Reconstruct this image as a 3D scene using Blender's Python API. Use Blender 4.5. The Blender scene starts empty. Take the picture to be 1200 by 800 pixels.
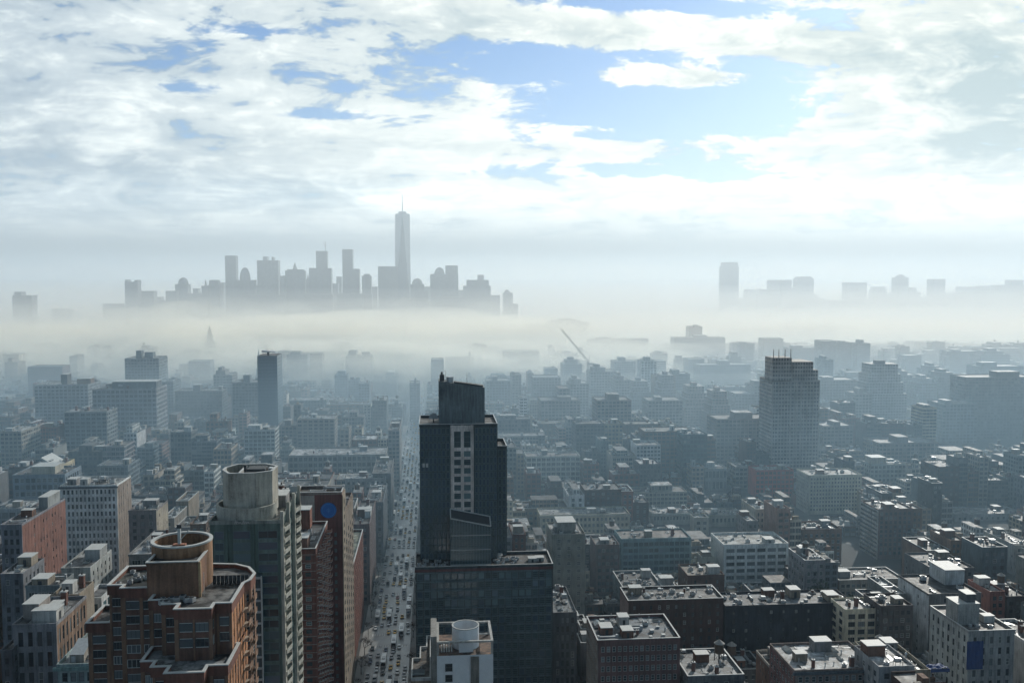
import bpy, math, random
import numpy as np
from mathutils import Vector, Matrix
R = random.Random(11)
scn = bpy.context.scene
COL = scn.collection

# ---------------------------------------------------------------- camera
H, F, CX, CY = 190.0, 1100.0, 600.0, 400.0
YAW = math.atan((600 - 507) / 1100.0)
PITCH = math.atan((400 - 325) / 1100.0)
cam = bpy.data.cameras.new('camera')
cam.sensor_width = 36.0
cam.lens = 36.0 * F / 1200.0
cam.clip_start = 1.0
cam.clip_end = 60000.0
camo = bpy.data.objects.new('camera', cam)
COL.objects.link(camo)
camo.location = (0, 0, H)
camo.rotation_euler = (math.pi / 2 - PITCH, 0, -YAW)
scn.camera = camo
FH = Vector((math.sin(YAW), math.cos(YAW), 0))
RT = Vector((math.cos(YAW), -math.sin(YAW), 0))
FW = FH * math.cos(PITCH) - Vector((0, 0, 1)) * math.sin(PITCH)
UP = FH * math.sin(PITCH) + Vector((0, 0, 1)) * math.cos(PITCH)
CAMP = Vector((0, 0, H))


def ray(px, py):
    return FW + RT * ((px - CX) / F) + UP * ((CY - py) / F)


def at(px, py, Y):
    """the place at distance Y down the avenue that the photograph shows at px, py"""
    d = ray(px, py)
    return CAMP + d * (Y / d.y)


def ath(px, py, z):
    d = ray(px, py)
    return CAMP + d * ((z - H) / d.z)


def proj(p):
    v = Vector(p) - CAMP
    w = v.dot(FW)
    if w < 1:
        return None
    return (CX + F * v.dot(RT) / w, CY - F * v.dot(UP) / w, w)


# ---------------------------------------------------------------- node helpers
class S:
    """a scalar in a node tree with arithmetic"""
    def __init__(s, nt, k):
        s.nt, s.k = nt, k

    def _m(s, op, *a, clamp=False):
        n = s.nt.nodes.new('ShaderNodeMath')
        n.operation = op
        n.use_clamp = clamp
        for i, v in enumerate((s,) + a):
            if isinstance(v, S):
                s.nt.links.new(v.k, n.inputs[i])
            else:
                n.inputs[i].default_value = v
        return S(s.nt, n.outputs[0])
    def __add__(s, o): return s._m('ADD', o)
    __radd__ = __add__
    def __mul__(s, o): return s._m('MULTIPLY', o)
    __rmul__ = __mul__
    def __sub__(s, o): return s._m('SUBTRACT', o)
    def __rsub__(s, o): return (s * -1.0) + o
    def __truediv__(s, o): return s._m('DIVIDE', o)
    def gt(s, o): return s._m('GREATER_THAN', o)
    def lt(s, o): return s._m('LESS_THAN', o)
    def abs(s): return s._m('ABSOLUTE')
    def frac(s): return s._m('FRACT')
    def floor(s): return s._m('FLOOR')
    def max(s, o): return s._m('MAXIMUM', o)
    def min(s, o): return s._m('MINIMUM', o)
    def pow(s, o): return s._m('POWER', o)
    def exp(s): return s._m('EXPONENT')
    def clamp(s): return s._m('ADD', 0.0, clamp=True)
    def step(s, a, b):
        n = s.nt.nodes.new('ShaderNodeMapRange')
        n.interpolation_type = 'SMOOTHSTEP'
        s.nt.links.new(s.k, n.inputs[0])
        n.inputs[1].default_value, n.inputs[2].default_value = a, b
        return S(s.nt, n.outputs[0])


def vec(nt, x, y, z):
    n = nt.nodes.new('ShaderNodeCombineXYZ')
    for i, v in enumerate((x, y, z)):
        if isinstance(v, S):
            nt.links.new(v.k, n.inputs[i])
        else:
            n.inputs[i].default_value = v
    return n.outputs[0]


def noise(nt, v, scale, detail=4, rough=.55, dist=0.0):
    n = nt.nodes.new('ShaderNodeTexNoise')
    if v is not None:
        nt.links.new(v, n.inputs['Vector'])
    n.inputs['Scale'].default_value = scale
    n.inputs['Detail'].default_value = detail
    n.inputs['Roughness'].default_value = rough
    n.inputs['Distortion'].default_value = dist
    return S(nt, n.outputs['Fac'])


def mixc(nt, fac, a, b, mode='MIX'):
    n = nt.nodes.new('ShaderNodeMix')
    n.data_type = 'RGBA'
    n.blend_type = mode
    for i, v in ((0, fac), (6, a), (7, b)):
        if isinstance(v, S):
            nt.links.new(v.k, n.inputs[i])
        elif hasattr(v, 'is_linked'):
            nt.links.new(v, n.inputs[i])
        elif i == 0:
            n.inputs[0].default_value = v
        else:
            n.inputs[i].default_value = (v[0], v[1], v[2], 1)
    return n.outputs[2]


# ---------------------------------------------------------------- world: sky and clouds
SUN_AZ, SUN_EL = math.radians(31), math.radians(26)
world = bpy.data.worlds.new('World')
scn.world = world
world.use_nodes = True
nt = world.node_tree
bg = nt.nodes['Background']
BGS = 0.10
bg.inputs['Strength'].default_value = BGS
sky = nt.nodes.new('ShaderNodeTexSky')
sky.sky_type = 'NISHITA'
sky.sun_disc = False
sky.sun_elevation = SUN_EL
sky.sun_rotation = SUN_AZ
sky.altitude = 200
sky.air_density = 1.0
sky.dust_density = 0.6
sky.ozone_density = 2.5
tc = nt.nodes.new('ShaderNodeTexCoord')
sep = nt.nodes.new('ShaderNodeSeparateXYZ')
nt.links.new(tc.outputs['Generated'], sep.inputs[0])
dx, dy, dz = (S(nt, sep.outputs[i]) for i in range(3))
dyc = dy.max(.15)
gx = dx / dyc                      # tangent of the bearing from the avenue
gz = dz / dyc                      # tangent of the height above the horizon
# clouds lie on a deck overhead, so they flatten towards the horizon
den = dz.max(0.0) + 0.075
pu, pv = dx / den, dy / den
wv = vec(nt, pu, pv * 1.0, 0.0)
big = noise(nt, wv, 0.42, 3, .5, .6)
mid = noise(nt, vec(nt, pu + 7.3, pv * 1.15 + 2.0, 0.4), 0.95, 7, .58, .5)
fine = noise(nt, vec(nt, pu * 1.0, pv * 1.3, 3.1), 2.6, 8, .62, .35)
hi = noise(nt, vec(nt, gx * 9.0, gz * 24.0, 1.7), 1.0, 8, .64, .8)


def blob(px, py, rx, ry, w, tilt=0.0):
    """a soft patch of sky at a fixed bearing and height"""
    cx_, cz_ = (px - 507) / 1100.0, (325 - py) / 1100.0
    ax = (gx - cx_) * (1100.0 / rx)
    az = (gz - cz_ - (gx - cx_) * tilt) * (1100.0 / ry)
    return ((ax * ax + az * az) * -1.0).exp() * w


hole = blob(610, 78, 60, 26, .9, 0.0)
for b in ((690, 122, 90, 24, .8, .05), (880, 112, 80, 44, .9, 0), (800, 140, 120, 26, .75, 0), (800, 8, 150, 9, .75, 0), (825, 204, 120, 11, .75, 0),
          (690, 198, 110, 8, .5, 0), (235, 112, 60, 8, .5, 0), (385, 140, 60, 6, .5, 0), (300, 48, 50, 7, .4, 0), (760, 70, 60, 12, .5, 0),
          (625, 165, 50, 10, .4, .0), (880, 20, 60, 8, .45, 0), (730, 160, 60, 6, .3, 0), (575, 200, 40, 6, .3, 0)):
    hole = hole + blob(*b)
fill = blob(818, 92, 66, 11, 1.9)
for b in ((720, 44, 190, 17, 1.2, -.02), (690, 168, 210, 13, .8, .02), (930, 52, 90, 20, .6, 0), (1080, 110, 130, 90, .8, 0), (1180, 120, 90, 110, .8, 0), (960, 150, 40, 20, .5, 0),
          (700, 232, 420, 22, .7, 0), (560, 20, 60, 34, .35, 0)):
    fill = fill + blob(*b)
puff = noise(nt, vec(nt, gx * 20.0, gz * 44.0, 5.2), 1.0, 6, .62, .5)
m_, f_, h_, p_ = (mid - .5) * 4.2, (fine - .5) * 3.4, (hi - .5) * 4.4, (puff - .5) * 3.4
dens = m_ * .35 + f_ * .36 + h_ * .50 + p_ * .42 + .70 - hole * 1.0 + gx.step(.02, -.22) * .20 + fill * .50
low = gz.step(.085, .035)          # the deck closes towards the horizon
alpha = (dens + low * .9).step(.24, .66)
# brightness of the cloud: sunlit tops, thick grey bases
shade = m_ * .40 + f_ * .40 + h_ * .55 + p_ * .46 + (big - .5) * .8
rim = (((dens - .62) * 4.5) * ((dens - .62) * -4.5)).exp() * .22
sun_side = gx.step(-.45, .35)
greyb = blob(520, 75, 90, 62, .55)
for b in ((1165, 110, 60, 90, .5, 0), (1040, 60, 90, 20, .3, 0), (960, 235, 120, 9, .25, 0), (640, 215, 120, 8, .22, 0), (250, 170, 200, 16, .3, .02), (1120, 205, 70, 16, .22, 0), (880, 65, 60, 10, .2, 0), (100, 255, 200, 8, .3, 0), (30, 110, 150, 60, .26, 0), (150, 205, 260, 26, .45, -.01), (330, 230, 120, 18, .2, 0),
          (430, 20, 120, 28, .22, 0), (60, 20, 110, 22, .30, 0), (200, 90, 90, 20, .22, 0), (1080, 195, 80, 22, .25, 0), (700, 60, 60, 14, .14, 0)):
    greyb = greyb + blob(*b)
lightb = blob(230, 50, 90, 30, .40)
for b in ((820, 240, 330, 34, .5, 0), (330, 268, 420, 10, .30, 0), (120, 92, 70, 14, .30, 0), (690, 165, 230, 22, .30, 0), (450, 150, 160, 22, .28, 0),
          (720, 45, 200, 20, .32, 0), (60, 145, 80, 12, .2, 0), (90, 215, 90, 8, .2, 0), (570, 225, 120, 22, .3, 0), (1000, 120, 90, 60, .25, 0)):
    lightb = lightb + blob(*b)
br = (shade * (low * .8 + 1.0) + rim + .33 + sun_side * .12 - greyb * .50 + lightb * .60).clamp()
band = ((gz - .030) * (1.0 / .017))          # the blue-grey bar above the horizon
barm = ((band * band) * -1.0).exp() * (hi * .8 + .55)
br = (br * .93 + .07 * (shade * 1.6 + .5)).clamp()
br = (br * (1.0 - low * .45) + low * .30 - barm * .75).clamp()
dark = mixc(nt, sun_side, (.285, .37, .45), (.40, .50, .52))
lite = mixc(nt, sun_side, (.90, .955, .93), (1.0, 1.0, .91))
ccol = mixc(nt, br, dark, lite)
strip = (gz - .083) * (1.0 / .022)           # sunlit cloud edge above the bar
stripm = ((strip * strip) * -1.0).exp()
tone = (1.0 - barm * .62 * (gx * .12 + 1.0)) * (1.0 + stripm * (hi * .9 - .05) * (sun_side * .35 + .5))
tsc = nt.nodes.new('ShaderNodeVectorMath')
tsc.operation = 'SCALE'
nt.links.new(ccol, tsc.inputs[0])
nt.links.new(tone.k, tsc.inputs['Scale'])
ccol = tsc.outputs[0]
# warm pale air right at the horizon
hz = gz.step(.030, .0)
ccol = mixc(nt, hz * .85, ccol, mixc(nt, sun_side, (.70, .74, .73), (1.0, .98, .84)))
cs = nt.nodes.new('ShaderNodeVectorMath')
cs.operation = 'SCALE'
nt.links.new(ccol, cs.inputs[0])
away = dy.step(-.25, .6) * .51 + .49         # the sky behind the camera, away from the sun, is a duller blue-grey
over = 1.0 - dz.step(.32, .75) * .55
nt.links.new((away * over * (1.0 / BGS)).k, cs.inputs['Scale'])
blue = nt.nodes.new('ShaderNodeVectorMath')
blue.operation = 'SCALE'
nt.links.new(sky.outputs[0], blue.inputs[0])
blue.inputs['Scale'].default_value = .66
fin = mixc(nt, alpha, mixc(nt, 1.0, blue.outputs[0], (.74, .95, 1.18), 'MULTIPLY'), mixc(nt, away, mixc(nt, 1.0, cs.outputs[0], (.15, .56, 1.0), 'MULTIPLY'), cs.outputs[0]))
nt.links.new(fin, bg.inputs['Color'])

sun = bpy.data.lights.new('sun', 'SUN')
sun.energy = 3.0
sun.angle = math.radians(0.8)
sun.color = (1.0, .96, .88)
suno = bpy.data.objects.new('sun', sun)
COL.objects.link(suno)
SD = Vector((math.sin(SUN_AZ) * math.cos(SUN_EL), math.cos(SUN_AZ) * math.cos(SUN_EL), math.sin(SUN_EL)))
suno.rotation_euler = SD.to_track_quat('Z', 'Y').to_euler()

scn.view_settings.view_transform = 'Standard'
scn.view_settings.look = 'None'
scn.view_settings.exposure = 0.35
scn.view_settings.gamma = 1.0
scn.view_settings.use_curve_mapping = False
scn.render.engine = 'CYCLES'
cy = scn.cycles
cy.use_denoising = True
try:
    cy.denoiser = 'OPENIMAGEDENOISE'
except Exception:
    pass
cy.use_adaptive_sampling = True
cy.adaptive_threshold = 0.03
cy.max_bounces = 9
cy.diffuse_bounces = 2
cy.glossy_bounces = 2
cy.transmission_bounces = 2
cy.volume_bounces = 8
cy.transparent_max_bounces = 8
cy.sample_clamp_indirect = 3.0
cy.caustics_reflective = False
cy.caustics_refractive = False

# ---------------------------------------------------------------- materials
MATS = {}


def newmat(name):
    m = bpy.data.materials.new(name)
    m.use_nodes = True
    MATS[name] = m
    b = m.node_tree.nodes['Principled BSDF']
    return m, m.node_tree, b


def attr(nt, name):
    a = nt.nodes.new('ShaderNodeAttribute')
    a.attribute_name = name
    return a


def simple(name, col, rough=.7, metal=0.0, var=.25, scale=.6, spec=.4, noise_scale2=None):
    m, nt, b = newmat(name)
    g = nt.nodes.new('ShaderNodeNewGeometry')
    n = noise(nt, g.outputs['Position'], scale, 5, .6)
    f = (n - .5) * (2 * var) + 1.0
    mul = nt.nodes.new('ShaderNodeVectorMath')
    mul.operation = 'SCALE'
    mul.inputs[0].default_value = col
    nt.links.new(f.k, mul.inputs['Scale'])
    nt.links.new(mul.outputs[0], b.inputs['Base Color'])
    b.inputs['Roughness'].default_value = rough
    b.inputs['Metallic'].default_value = metal
    b.inputs['Specular IOR Level'].default_value = spec
    return m


def tinted(name, pattern):
    """masonry whose own colour is the attribute 'tint'; pattern adds rows of windows laid out in bays and storeys"""
    m, nt, b = newmat(name)
    a = attr(nt, 'tint')
    g = nt.nodes.new('ShaderNodeNewGeometry')
    sp = nt.nodes.new('ShaderNodeSeparateXYZ')
    nt.links.new(g.outputs['Position'], sp.inputs[0])
    X, Y, Z = (S(nt, sp.outputs[i]) for i in range(3))
    n1 = noise(nt, g.outputs['Position'], .12, 5, .6)
    n2 = noise(nt, vec(nt, X * 1.3, Y * 1.3, Z * .12), 1.0, 3, .6)      # rain streaks
    n3 = noise(nt, g.outputs['Position'], 2.2, 3, .7)
    f = ((n1 - .5) * 1.3 + (n2 - .5) * 1.2 + (n3 - .5) * .6 + .78).max(.25)
    mul = nt.nodes.new('ShaderNodeVectorMath')
    mul.operation = 'SCALE'
    nt.links.new(a.outputs['Color'], mul.inputs[0])
    nt.links.new(f.k, mul.inputs['Scale'])
    col = mul.outputs[0]
    b.inputs['Roughness'].default_value = .85
    b.inputs['Specular IOR Level'].default_value = .3
    if pattern:
        u = nt.nodes.new('ShaderNodeUVMap')
        su = nt.nodes.new('ShaderNodeSeparateXYZ')
        nt.links.new(u.outputs[0], su.inputs[0])
        U, V = S(nt, su.outputs[0]), S(nt, su.outputs[1])
        al = S(nt, a.outputs['Alpha'])
        wn = nt.nodes.new('ShaderNodeTexWhiteNoise')
        wn.noise_dimensions = '2D'
        nt.links.new(vec(nt, U.floor(), V.floor(), 0.0), wn.inputs['Vector'])
        rnd = S(nt, wn.outputs['Value'])
        hu = al * .22 + .22
        hv = al * .06 + .27
        mask = (U.frac() - .5).abs().lt(hu) * (V.frac() - .52).abs().lt(hv)
        # centre sash bar
        mask = mask * (1.0 - (U.frac() - .5).abs().lt(.025) * .7)
        # ledge line between the storeys
        ledge = V.frac().lt(.10) * (1.0 - mask)
        lf = ledge * .22 + 1.0
        m2 = nt.nodes.new('ShaderNodeVectorMath')
        m2.operation = 'SCALE'
        nt.links.new(col, m2.inputs[0])
        nt.links.new(lf.k, m2.inputs['Scale'])
        wcol = mixc(nt, rnd.pow(3.0), (.022, .03, .036), (.16, .17, .17))
        col = mixc(nt, mask, m2.outputs[0], wcol)
        nt.links.new(((mask * -.67) + .85).k, b.inputs['Roughness'])
        nt.links.new((mask * .2 + .3).k, b.inputs['Specular IOR Level'])
    nt.links.new(col, b.inputs['Base Color'])
    return m


M_WALL = tinted('masonry', False)
M_FAR = tinted('masonry_with_windows', True)


def roofmat():
    m, nt, b = newmat('roofing')
    a = attr(nt, 'tint')
    g = nt.nodes.new('ShaderNodeNewGeometry')
    n1 = noise(nt, g.outputs['Position'], .10, 6, .65)
    n2 = noise(nt, g.outputs['Position'], .55, 4, .7)
    n3 = noise(nt, g.outputs['Position'], .23, 2, .4)
    f = ((n1 - .5) * 2.6 + (n2 - .5) * 2.4 + (n3.step(.46, .54) - .5) * .35 + .45).max(.12)
    mul = nt.nodes.new('ShaderNodeVectorMath')
    mul.operation = 'SCALE'
    nt.links.new(a.outputs['Color'], mul.inputs[0])
    nt.links.new(f.k, mul.inputs['Scale'])
    nt.links.new(mul.outputs[0], b.inputs['Base Color'])
    nt.links.new((n2 * .6 + .35).k, b.inputs['Roughness'])
    b.inputs['Specular IOR Level'].default_value = .28
    return m


M_ROOF = roofmat()
M_GLASS = simple('dark_window_glass', (.018, .026, .032), .08, 0, .5, .25, .6)
M_GLASS2 = simple('window_glass_with_blinds', (.11, .12, .12), .15, 0, .6, .4, .5)
M_TEAL = simple('teal_curtain_glass', (.016, .040, .050), .10, 0, .5, .2, .6)
M_BLUEG = simple('blue_curtain_glass', (.03, .06, .09), .12, 0, .3, .2, .7)
M_FRAME = simple('pale_window_frame', (.42, .44, .43), .5, 0, .2)
M_FRAMED = simple('dark_window_frame', (.05, .06, .065), .5, 0, .2)
M_TEALF = simple('teal_mullion', (.11, .17, .19), .5, .0, .3)
M_COPE = simple('pale_coping_stone', (.42, .43, .42), .6, 0, .25)
M_METAL = simple('galvanised_metal', (.42, .44, .45), .4, .3, .4, 1.2)
M_DARKM = simple('dark_steel', (.04, .045, .05), .6, .2, .3)
M_WOOD = simple('weathered_tank_timber', (.10, .065, .045), .85, 0, .5, 1.5)
M_TANKR = simple('tank_roof_felt', (.28, .27, .25), .7, 0, .4, 1.0)
M_WHITE = simple('white_render', (.66, .69, .72), .7, 0, .18, .5)
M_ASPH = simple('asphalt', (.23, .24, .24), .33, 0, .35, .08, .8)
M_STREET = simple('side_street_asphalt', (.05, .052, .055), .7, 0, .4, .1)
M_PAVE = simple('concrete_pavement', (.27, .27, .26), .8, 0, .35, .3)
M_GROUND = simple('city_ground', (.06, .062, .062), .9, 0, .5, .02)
M_PAINT = simple('road_paint', (.62, .62, .60), .7, 0, .4, 1.0)
M_WATER = simple('river_water', (.03, .045, .05), .12, 0, .2, .01, .7)
M_RED = simple('faded_red_paint', (.38, .08, .06), .7, 0, .3, .8)
M_BLUE = simple('bright_blue_paint', (.01, .13, .42), .5, 0, .12, .6)
M_TARP = simple('blue_tarpaulin', (.012, .045, .16), .6, 0, .35, .5)
M_GREEN = simple('green_copper', (.16, .32, .26), .6, 0, .3, .8)
M_BARK = simple('bark', (.05, .042, .036), .9, 0, .3, 2)
M_TWIG = simple('bare_twigs', (.055, .045, .038), .9, 0, .4, 2)
M_LEAF = simple('evergreen_leaves', (.035, .055, .03), .8, 0, .5, 1)
M_TYRE = simple('tyre_rubber', (.02, .02, .02), .8, 0, .1)
M_CARG = simple('car_glass', (.015, .02, .024), .08, 0, .1, 1, .7)
M_LAMPG = simple('headlight_lens', (.8, .8, .76), .15, 0, .05, 1, .7)


for m_g, lit in ((M_GLASS, (.16, .18, .19)), (M_TEAL, (.09, .16, .18)), (M_BLUEG, (.13, .19, .24))):  # varied reflections put into the base colour of random panes
    nt_ = m_g.node_tree
    b_ = nt_.nodes['Principled BSDF']
    oi = nt_.nodes.new('ShaderNodeObjectInfo')
    src = b_.inputs['Base Color'].links[0].from_socket
    r3 = S(nt_, oi.outputs['Random']).pow(2.6)
    nt_.links.new(mixc(nt_, r3, src, lit), b_.inputs['Base Color'])
    nt_.links.new((S(nt_, oi.outputs['Random']) * .3 + .04).k, b_.inputs['Roughness'])


# ---------------------------------------------------------------- mesh builder
class MB:
    def __init__(s):
        s.v, s.f, s.m, s.t, s.uv, s.mats = [], [], [], [], [], []

    def mi(s, mat):
        if mat not in s.mats:
            s.mats.append(mat)
        return s.mats.index(mat)

    def face(s, pts, mat, tint=(.3, .3, .3, 0), uv=None):
        i = len(s.v)
        s.v.extend([tuple(p) for p in pts])
        s.f.append(tuple(range(i, i + len(pts))))
        s.m.append(s.mi(mat))
        s.t.append(tint)
        s.uv.extend(uv if uv else [(0.0, 0.0)] * len(pts))

    def box(s, x0, x1, y0, y1, z0, z1, mat, tint=(.3, .3, .3, 0), top=None, toptint=None, bays=None, M=None, bottom=True):
        """bays=(bay width, storey height, which sides have windows)"""
        P = lambda a, b, c: (M @ Vector((a, b, c))) if M is not None else (a, b, c)
        dx_, dy_, dz_ = x1 - x0, y1 - y0, z1 - z0
        def uvs(L, k):
            if not bays or not (bays[2] & k):
                return None
            nb = max(1, round(L / bays[0])); nf = max(1, round(dz_ / bays[1]))
            return [(0, 0), (nb, 0), (nb, nf), (0, nf)]
        s.face([P(x0, y0, z0), P(x1, y0, z0), P(x1, y0, z1), P(x0, y0, z1)], mat, tint, uvs(dx_, 1))
        s.face([P(x1, y0, z0), P(x1, y1, z0), P(x1, y1, z1), P(x1, y0, z1)], mat, tint, uvs(dy_, 2))
        s.face([P(x1, y1, z0), P(x0, y1, z0), P(x0, y1, z1), P(x1, y1, z1)], mat, tint, uvs(dx_, 4))
        s.face([P(x0, y1, z0), P(x0, y0, z0), P(x0, y0, z1), P(x0, y1, z1)], mat, tint, uvs(dy_, 8))
        s.face([P(x0, y0, z1), P(x1, y0, z1), P(x1, y1, z1), P(x0, y1, z1)], top or mat, toptint or tint)
        if bottom:
            s.face([P(x0, y1, z0), P(x1, y1, z0), P(x1, y0, z0), P(x0, y0, z0)], mat, tint)

    def prism(s, poly, z0, z1, mat, tint=(.3, .3, .3, 0), top=None, toptint=None, bays=None, ztop=None):
        """poly counter-clockwise seen from above; ztop optional height per corner"""
        n = len(poly)
        zt = ztop or [z1] * n
        for i in range(n):
            a, b = poly[i], poly[(i + 1) % n]
            uv = None
            if bays:
                L = math.hypot(b[0] - a[0], b[1] - a[1])
                nb = max(1, round(L / bays[0])); nf = max(1, round((z1 - z0) / bays[1]))
                uv = [(0, 0), (nb, 0), (nb, nf), (0, nf)]
            s.face([(a[0], a[1], z0), (b[0], b[1], z0), (b[0], b[1], zt[(i + 1) % n]), (a[0], a[1], zt[i])], mat, tint, uv)
        s.face([(p[0], p[1], zt[i]) for i, p in enumerate(poly)], top or mat, toptint or tint)
        s.face([(p[0], p[1], z0) for p in reversed(poly)], mat, tint)

    def cyl(s, cx, cy_, z0, z1, r0, r1, mat, tint=(.3, .3, .3, 0), n=24, cap=True, capmat=None, captint=None):
        p0 = [(cx + r0 * math.cos(2 * math.pi * i / n), cy_ + r0 * math.sin(2 * math.pi * i / n)) for i in range(n)]
        p1 = [(cx + r1 * math.cos(2 * math.pi * i / n), cy_ + r1 * math.sin(2 * math.pi * i / n)) for i in range(n)]
        for i in range(n):
            j = (i + 1) % n
            s.face([(*p0[i], z0), (*p0[j], z0), (*p1[j], z1), (*p1[i], z1)], mat, tint)
        if cap:
            if r1 > 0.01:
                s.face([(*p, z1) for p in p1], capmat or mat, captint or tint)
            s.face([(*p, z0) for p in reversed(p0)], mat, tint)

    def tube(s, cx, cy_, z0, z1, r, t, mat, tint=(.3, .3, .3, 0), n=32, a0=0, a1=2 * math.pi, topmat=None):
        """an open ring wall of thickness t"""
        for i in range(n):
            a, b = a0 + (a1 - a0) * i / n, a0 + (a1 - a0) * (i + 1) / n
            o0, o1 = (cx + r * math.cos(a), cy_ + r * math.sin(a)), (cx + r * math.cos(b), cy_ + r * math.sin(b))
            q = r - t
            i0, i1 = (cx + q * math.cos(a), cy_ + q * math.sin(a)), (cx + q * math.cos(b), cy_ + q * math.sin(b))
            s.face([(*o0, z0), (*o1, z0), (*o1, z1), (*o0, z1)], mat, tint)
            s.face([(*i1, z0), (*i0, z0), (*i0, z1), (*i1, z1)], mat, tint)
            s.face([(*o0, z1), (*o1, z1), (*i1, z1), (*i0, z1)], topmat or mat, tint)

    def bar(s, a, b, r, mat, tint=(.3, .3, .3, 0), r2=None, n=4):
        a, b = Vector(a), Vector(b)
        d = b - a
        if d.length < 1e-4:
            return
        q = d.to_track_quat('Z', 'Y')
        r2 = r if r2 is None else r2
        c0 = [a + q @ Vector((r * math.cos(2 * math.pi * (i + .5) / n), r * math.sin(2 * math.pi * (i + .5) / n), 0)) for i in range(n)]
        c1 = [b + q @ Vector((r2 * math.cos(2 * math.pi * (i + .5) / n), r2 * math.sin(2 * math.pi * (i + .5) / n), 0)) for i in range(n)]
        for i in range(n):
            j = (i + 1) % n
            s.face([c0[i], c0[j], c1[j], c1[i]], mat, tint)
        s.face(list(reversed(c0)), mat, tint)
        s.face(c1, mat, tint)

    def mesh(s, name):
        me = bpy.data.meshes.new(name)
        me.from_pydata(s.v, [], s.f)
        for m in s.mats:
            me.materials.append(m)
        me.polygons.foreach_set('material_index', s.m)
        a = me.attributes.new('tint', 'FLOAT_COLOR', 'FACE')
        a.data.foreach_set('color', [c for t in s.t for c in (t if len(t) == 4 else (*t, 0))])
        u = me.uv_layers.new(name='UVMap')
        u.data.foreach_set('uv', [c for p in s.uv for c in p])
        me.update()
        return me

    def build(s, name, parent=None):
        if not s.f:
            return None
        o = bpy.data.objects.new(name, s.mesh(name))
        COL.objects.link(o)
        if parent is not None:
            o.parent = parent
            loc = parent.location
            o.location = (-loc.x, -loc.y, -loc.z)
            base = Matrix.Translation(Vector((loc.x, loc.y, loc.z)))
        return o


def tag(o, label=None, cat=None, group=None, kind=None):
    if label: o['label'] = label
    if cat: o['category'] = cat
    if group: o['group'] = group
    if kind: o['kind'] = kind
    return o


def empty(name, loc):
    o = bpy.data.objects.new(name, None)
    o.empty_display_size = 2
    COL.objects.link(o)
    o.location = loc
    return o


def inst(name, mesh, parent, loc, rz=0.0, scale=None):
    o = bpy.data.objects.new(name, mesh)
    COL.objects.link(o)
    if parent is not None:
        o.parent = parent
        p = parent.location
        o.location = (loc[0] - p.x, loc[1] - p.y, loc[2] - p.z)
    else:
        o.location = loc
    o.rotation_euler = (0, 0, rz)
    if scale: o.scale = scale
    return o


# ---------------------------------------------------------------- windows
WCACHE = {}


def window_mesh(w, h, style):
    w, h = round(w, 1), round(h, 1)
    k = (w, h, style)
    if k in WCACHE:
        return WCACHE[k]
    glass, frame, nv, nh = {
        'sash': (M_GLASS, M_FRAMED, 1, 1), 'pale': (M_GLASS, M_FRAME, 1, 1), 'blind': (M_GLASS2, M_FRAME, 1, 1),
        'wide': (M_GLASS, M_FRAME, 3, 0), 'widedark': (M_GLASS, M_FRAMED, 3, 0), 'teal': (M_TEAL, M_TEALF, 2, 0),
        'tall': (M_TEAL, M_TEALF, 1, 2), 'industrial': (M_GLASS, M_FRAMED, 3, 2), 'blue': (M_BLUEG, M_TEALF, 1, 0)}[style]
    b = MB()
    b.box(-w / 2, w / 2, -.03, .03, -h / 2, h / 2, glass)
    t = .07
    for x in (-w / 2 + t, w / 2 - t):
        b.box(x - t, x + t, -.09, -.035, -h / 2, h / 2, frame)
    for z in (-h / 2 + t, h / 2 - t):
        b.box(-w / 2 + 2 * t, w / 2 - 2 * t, -.085, -.035, z - t, z + t, M_FRAME if style == 'widedark' else frame)
    for i in range(nv if nv > 1 else 0):
        if i:
            x = -w / 2 + w * i / nv
            b.box(x - .05, x + .05, -.08, -.035, -h / 2 + 2 * t, h / 2 - 2 * t, frame)
    if nh:
        for i in range(1, nh + 1):
            z = -h / 2 + h * i / (nh + 1)
            b.box(-w / 2 + 2 * t, w / 2 - 2 * t, -.075, -.035, z - .05, z + .05, frame)
    WCACHE[k] = b.mesh('window')
    return WCACHE[k]


def seen(p, mx=70, my=60):
    q = proj(p)
    return q is not None and -mx < q[0] < 1200 + mx and q[1] < 800 + my


class Facade:
    """piers, spandrels and recessed windows along one wall; the wall runs from a to b with the outside on its right-hand side"""
    def __init__(s, a, b, z0, z1, floor=3.6, bay=3.6, ww=2.0, wh=2.0, style='sash', tint=(.3, .3, .3), depth=.30, mat=None,
                 groups=None, skip=None, sptint=None, end=0.8, top=1.0, mix=.15, spmat=None, pmat=None):
        s.__dict__.update(locals())


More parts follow.
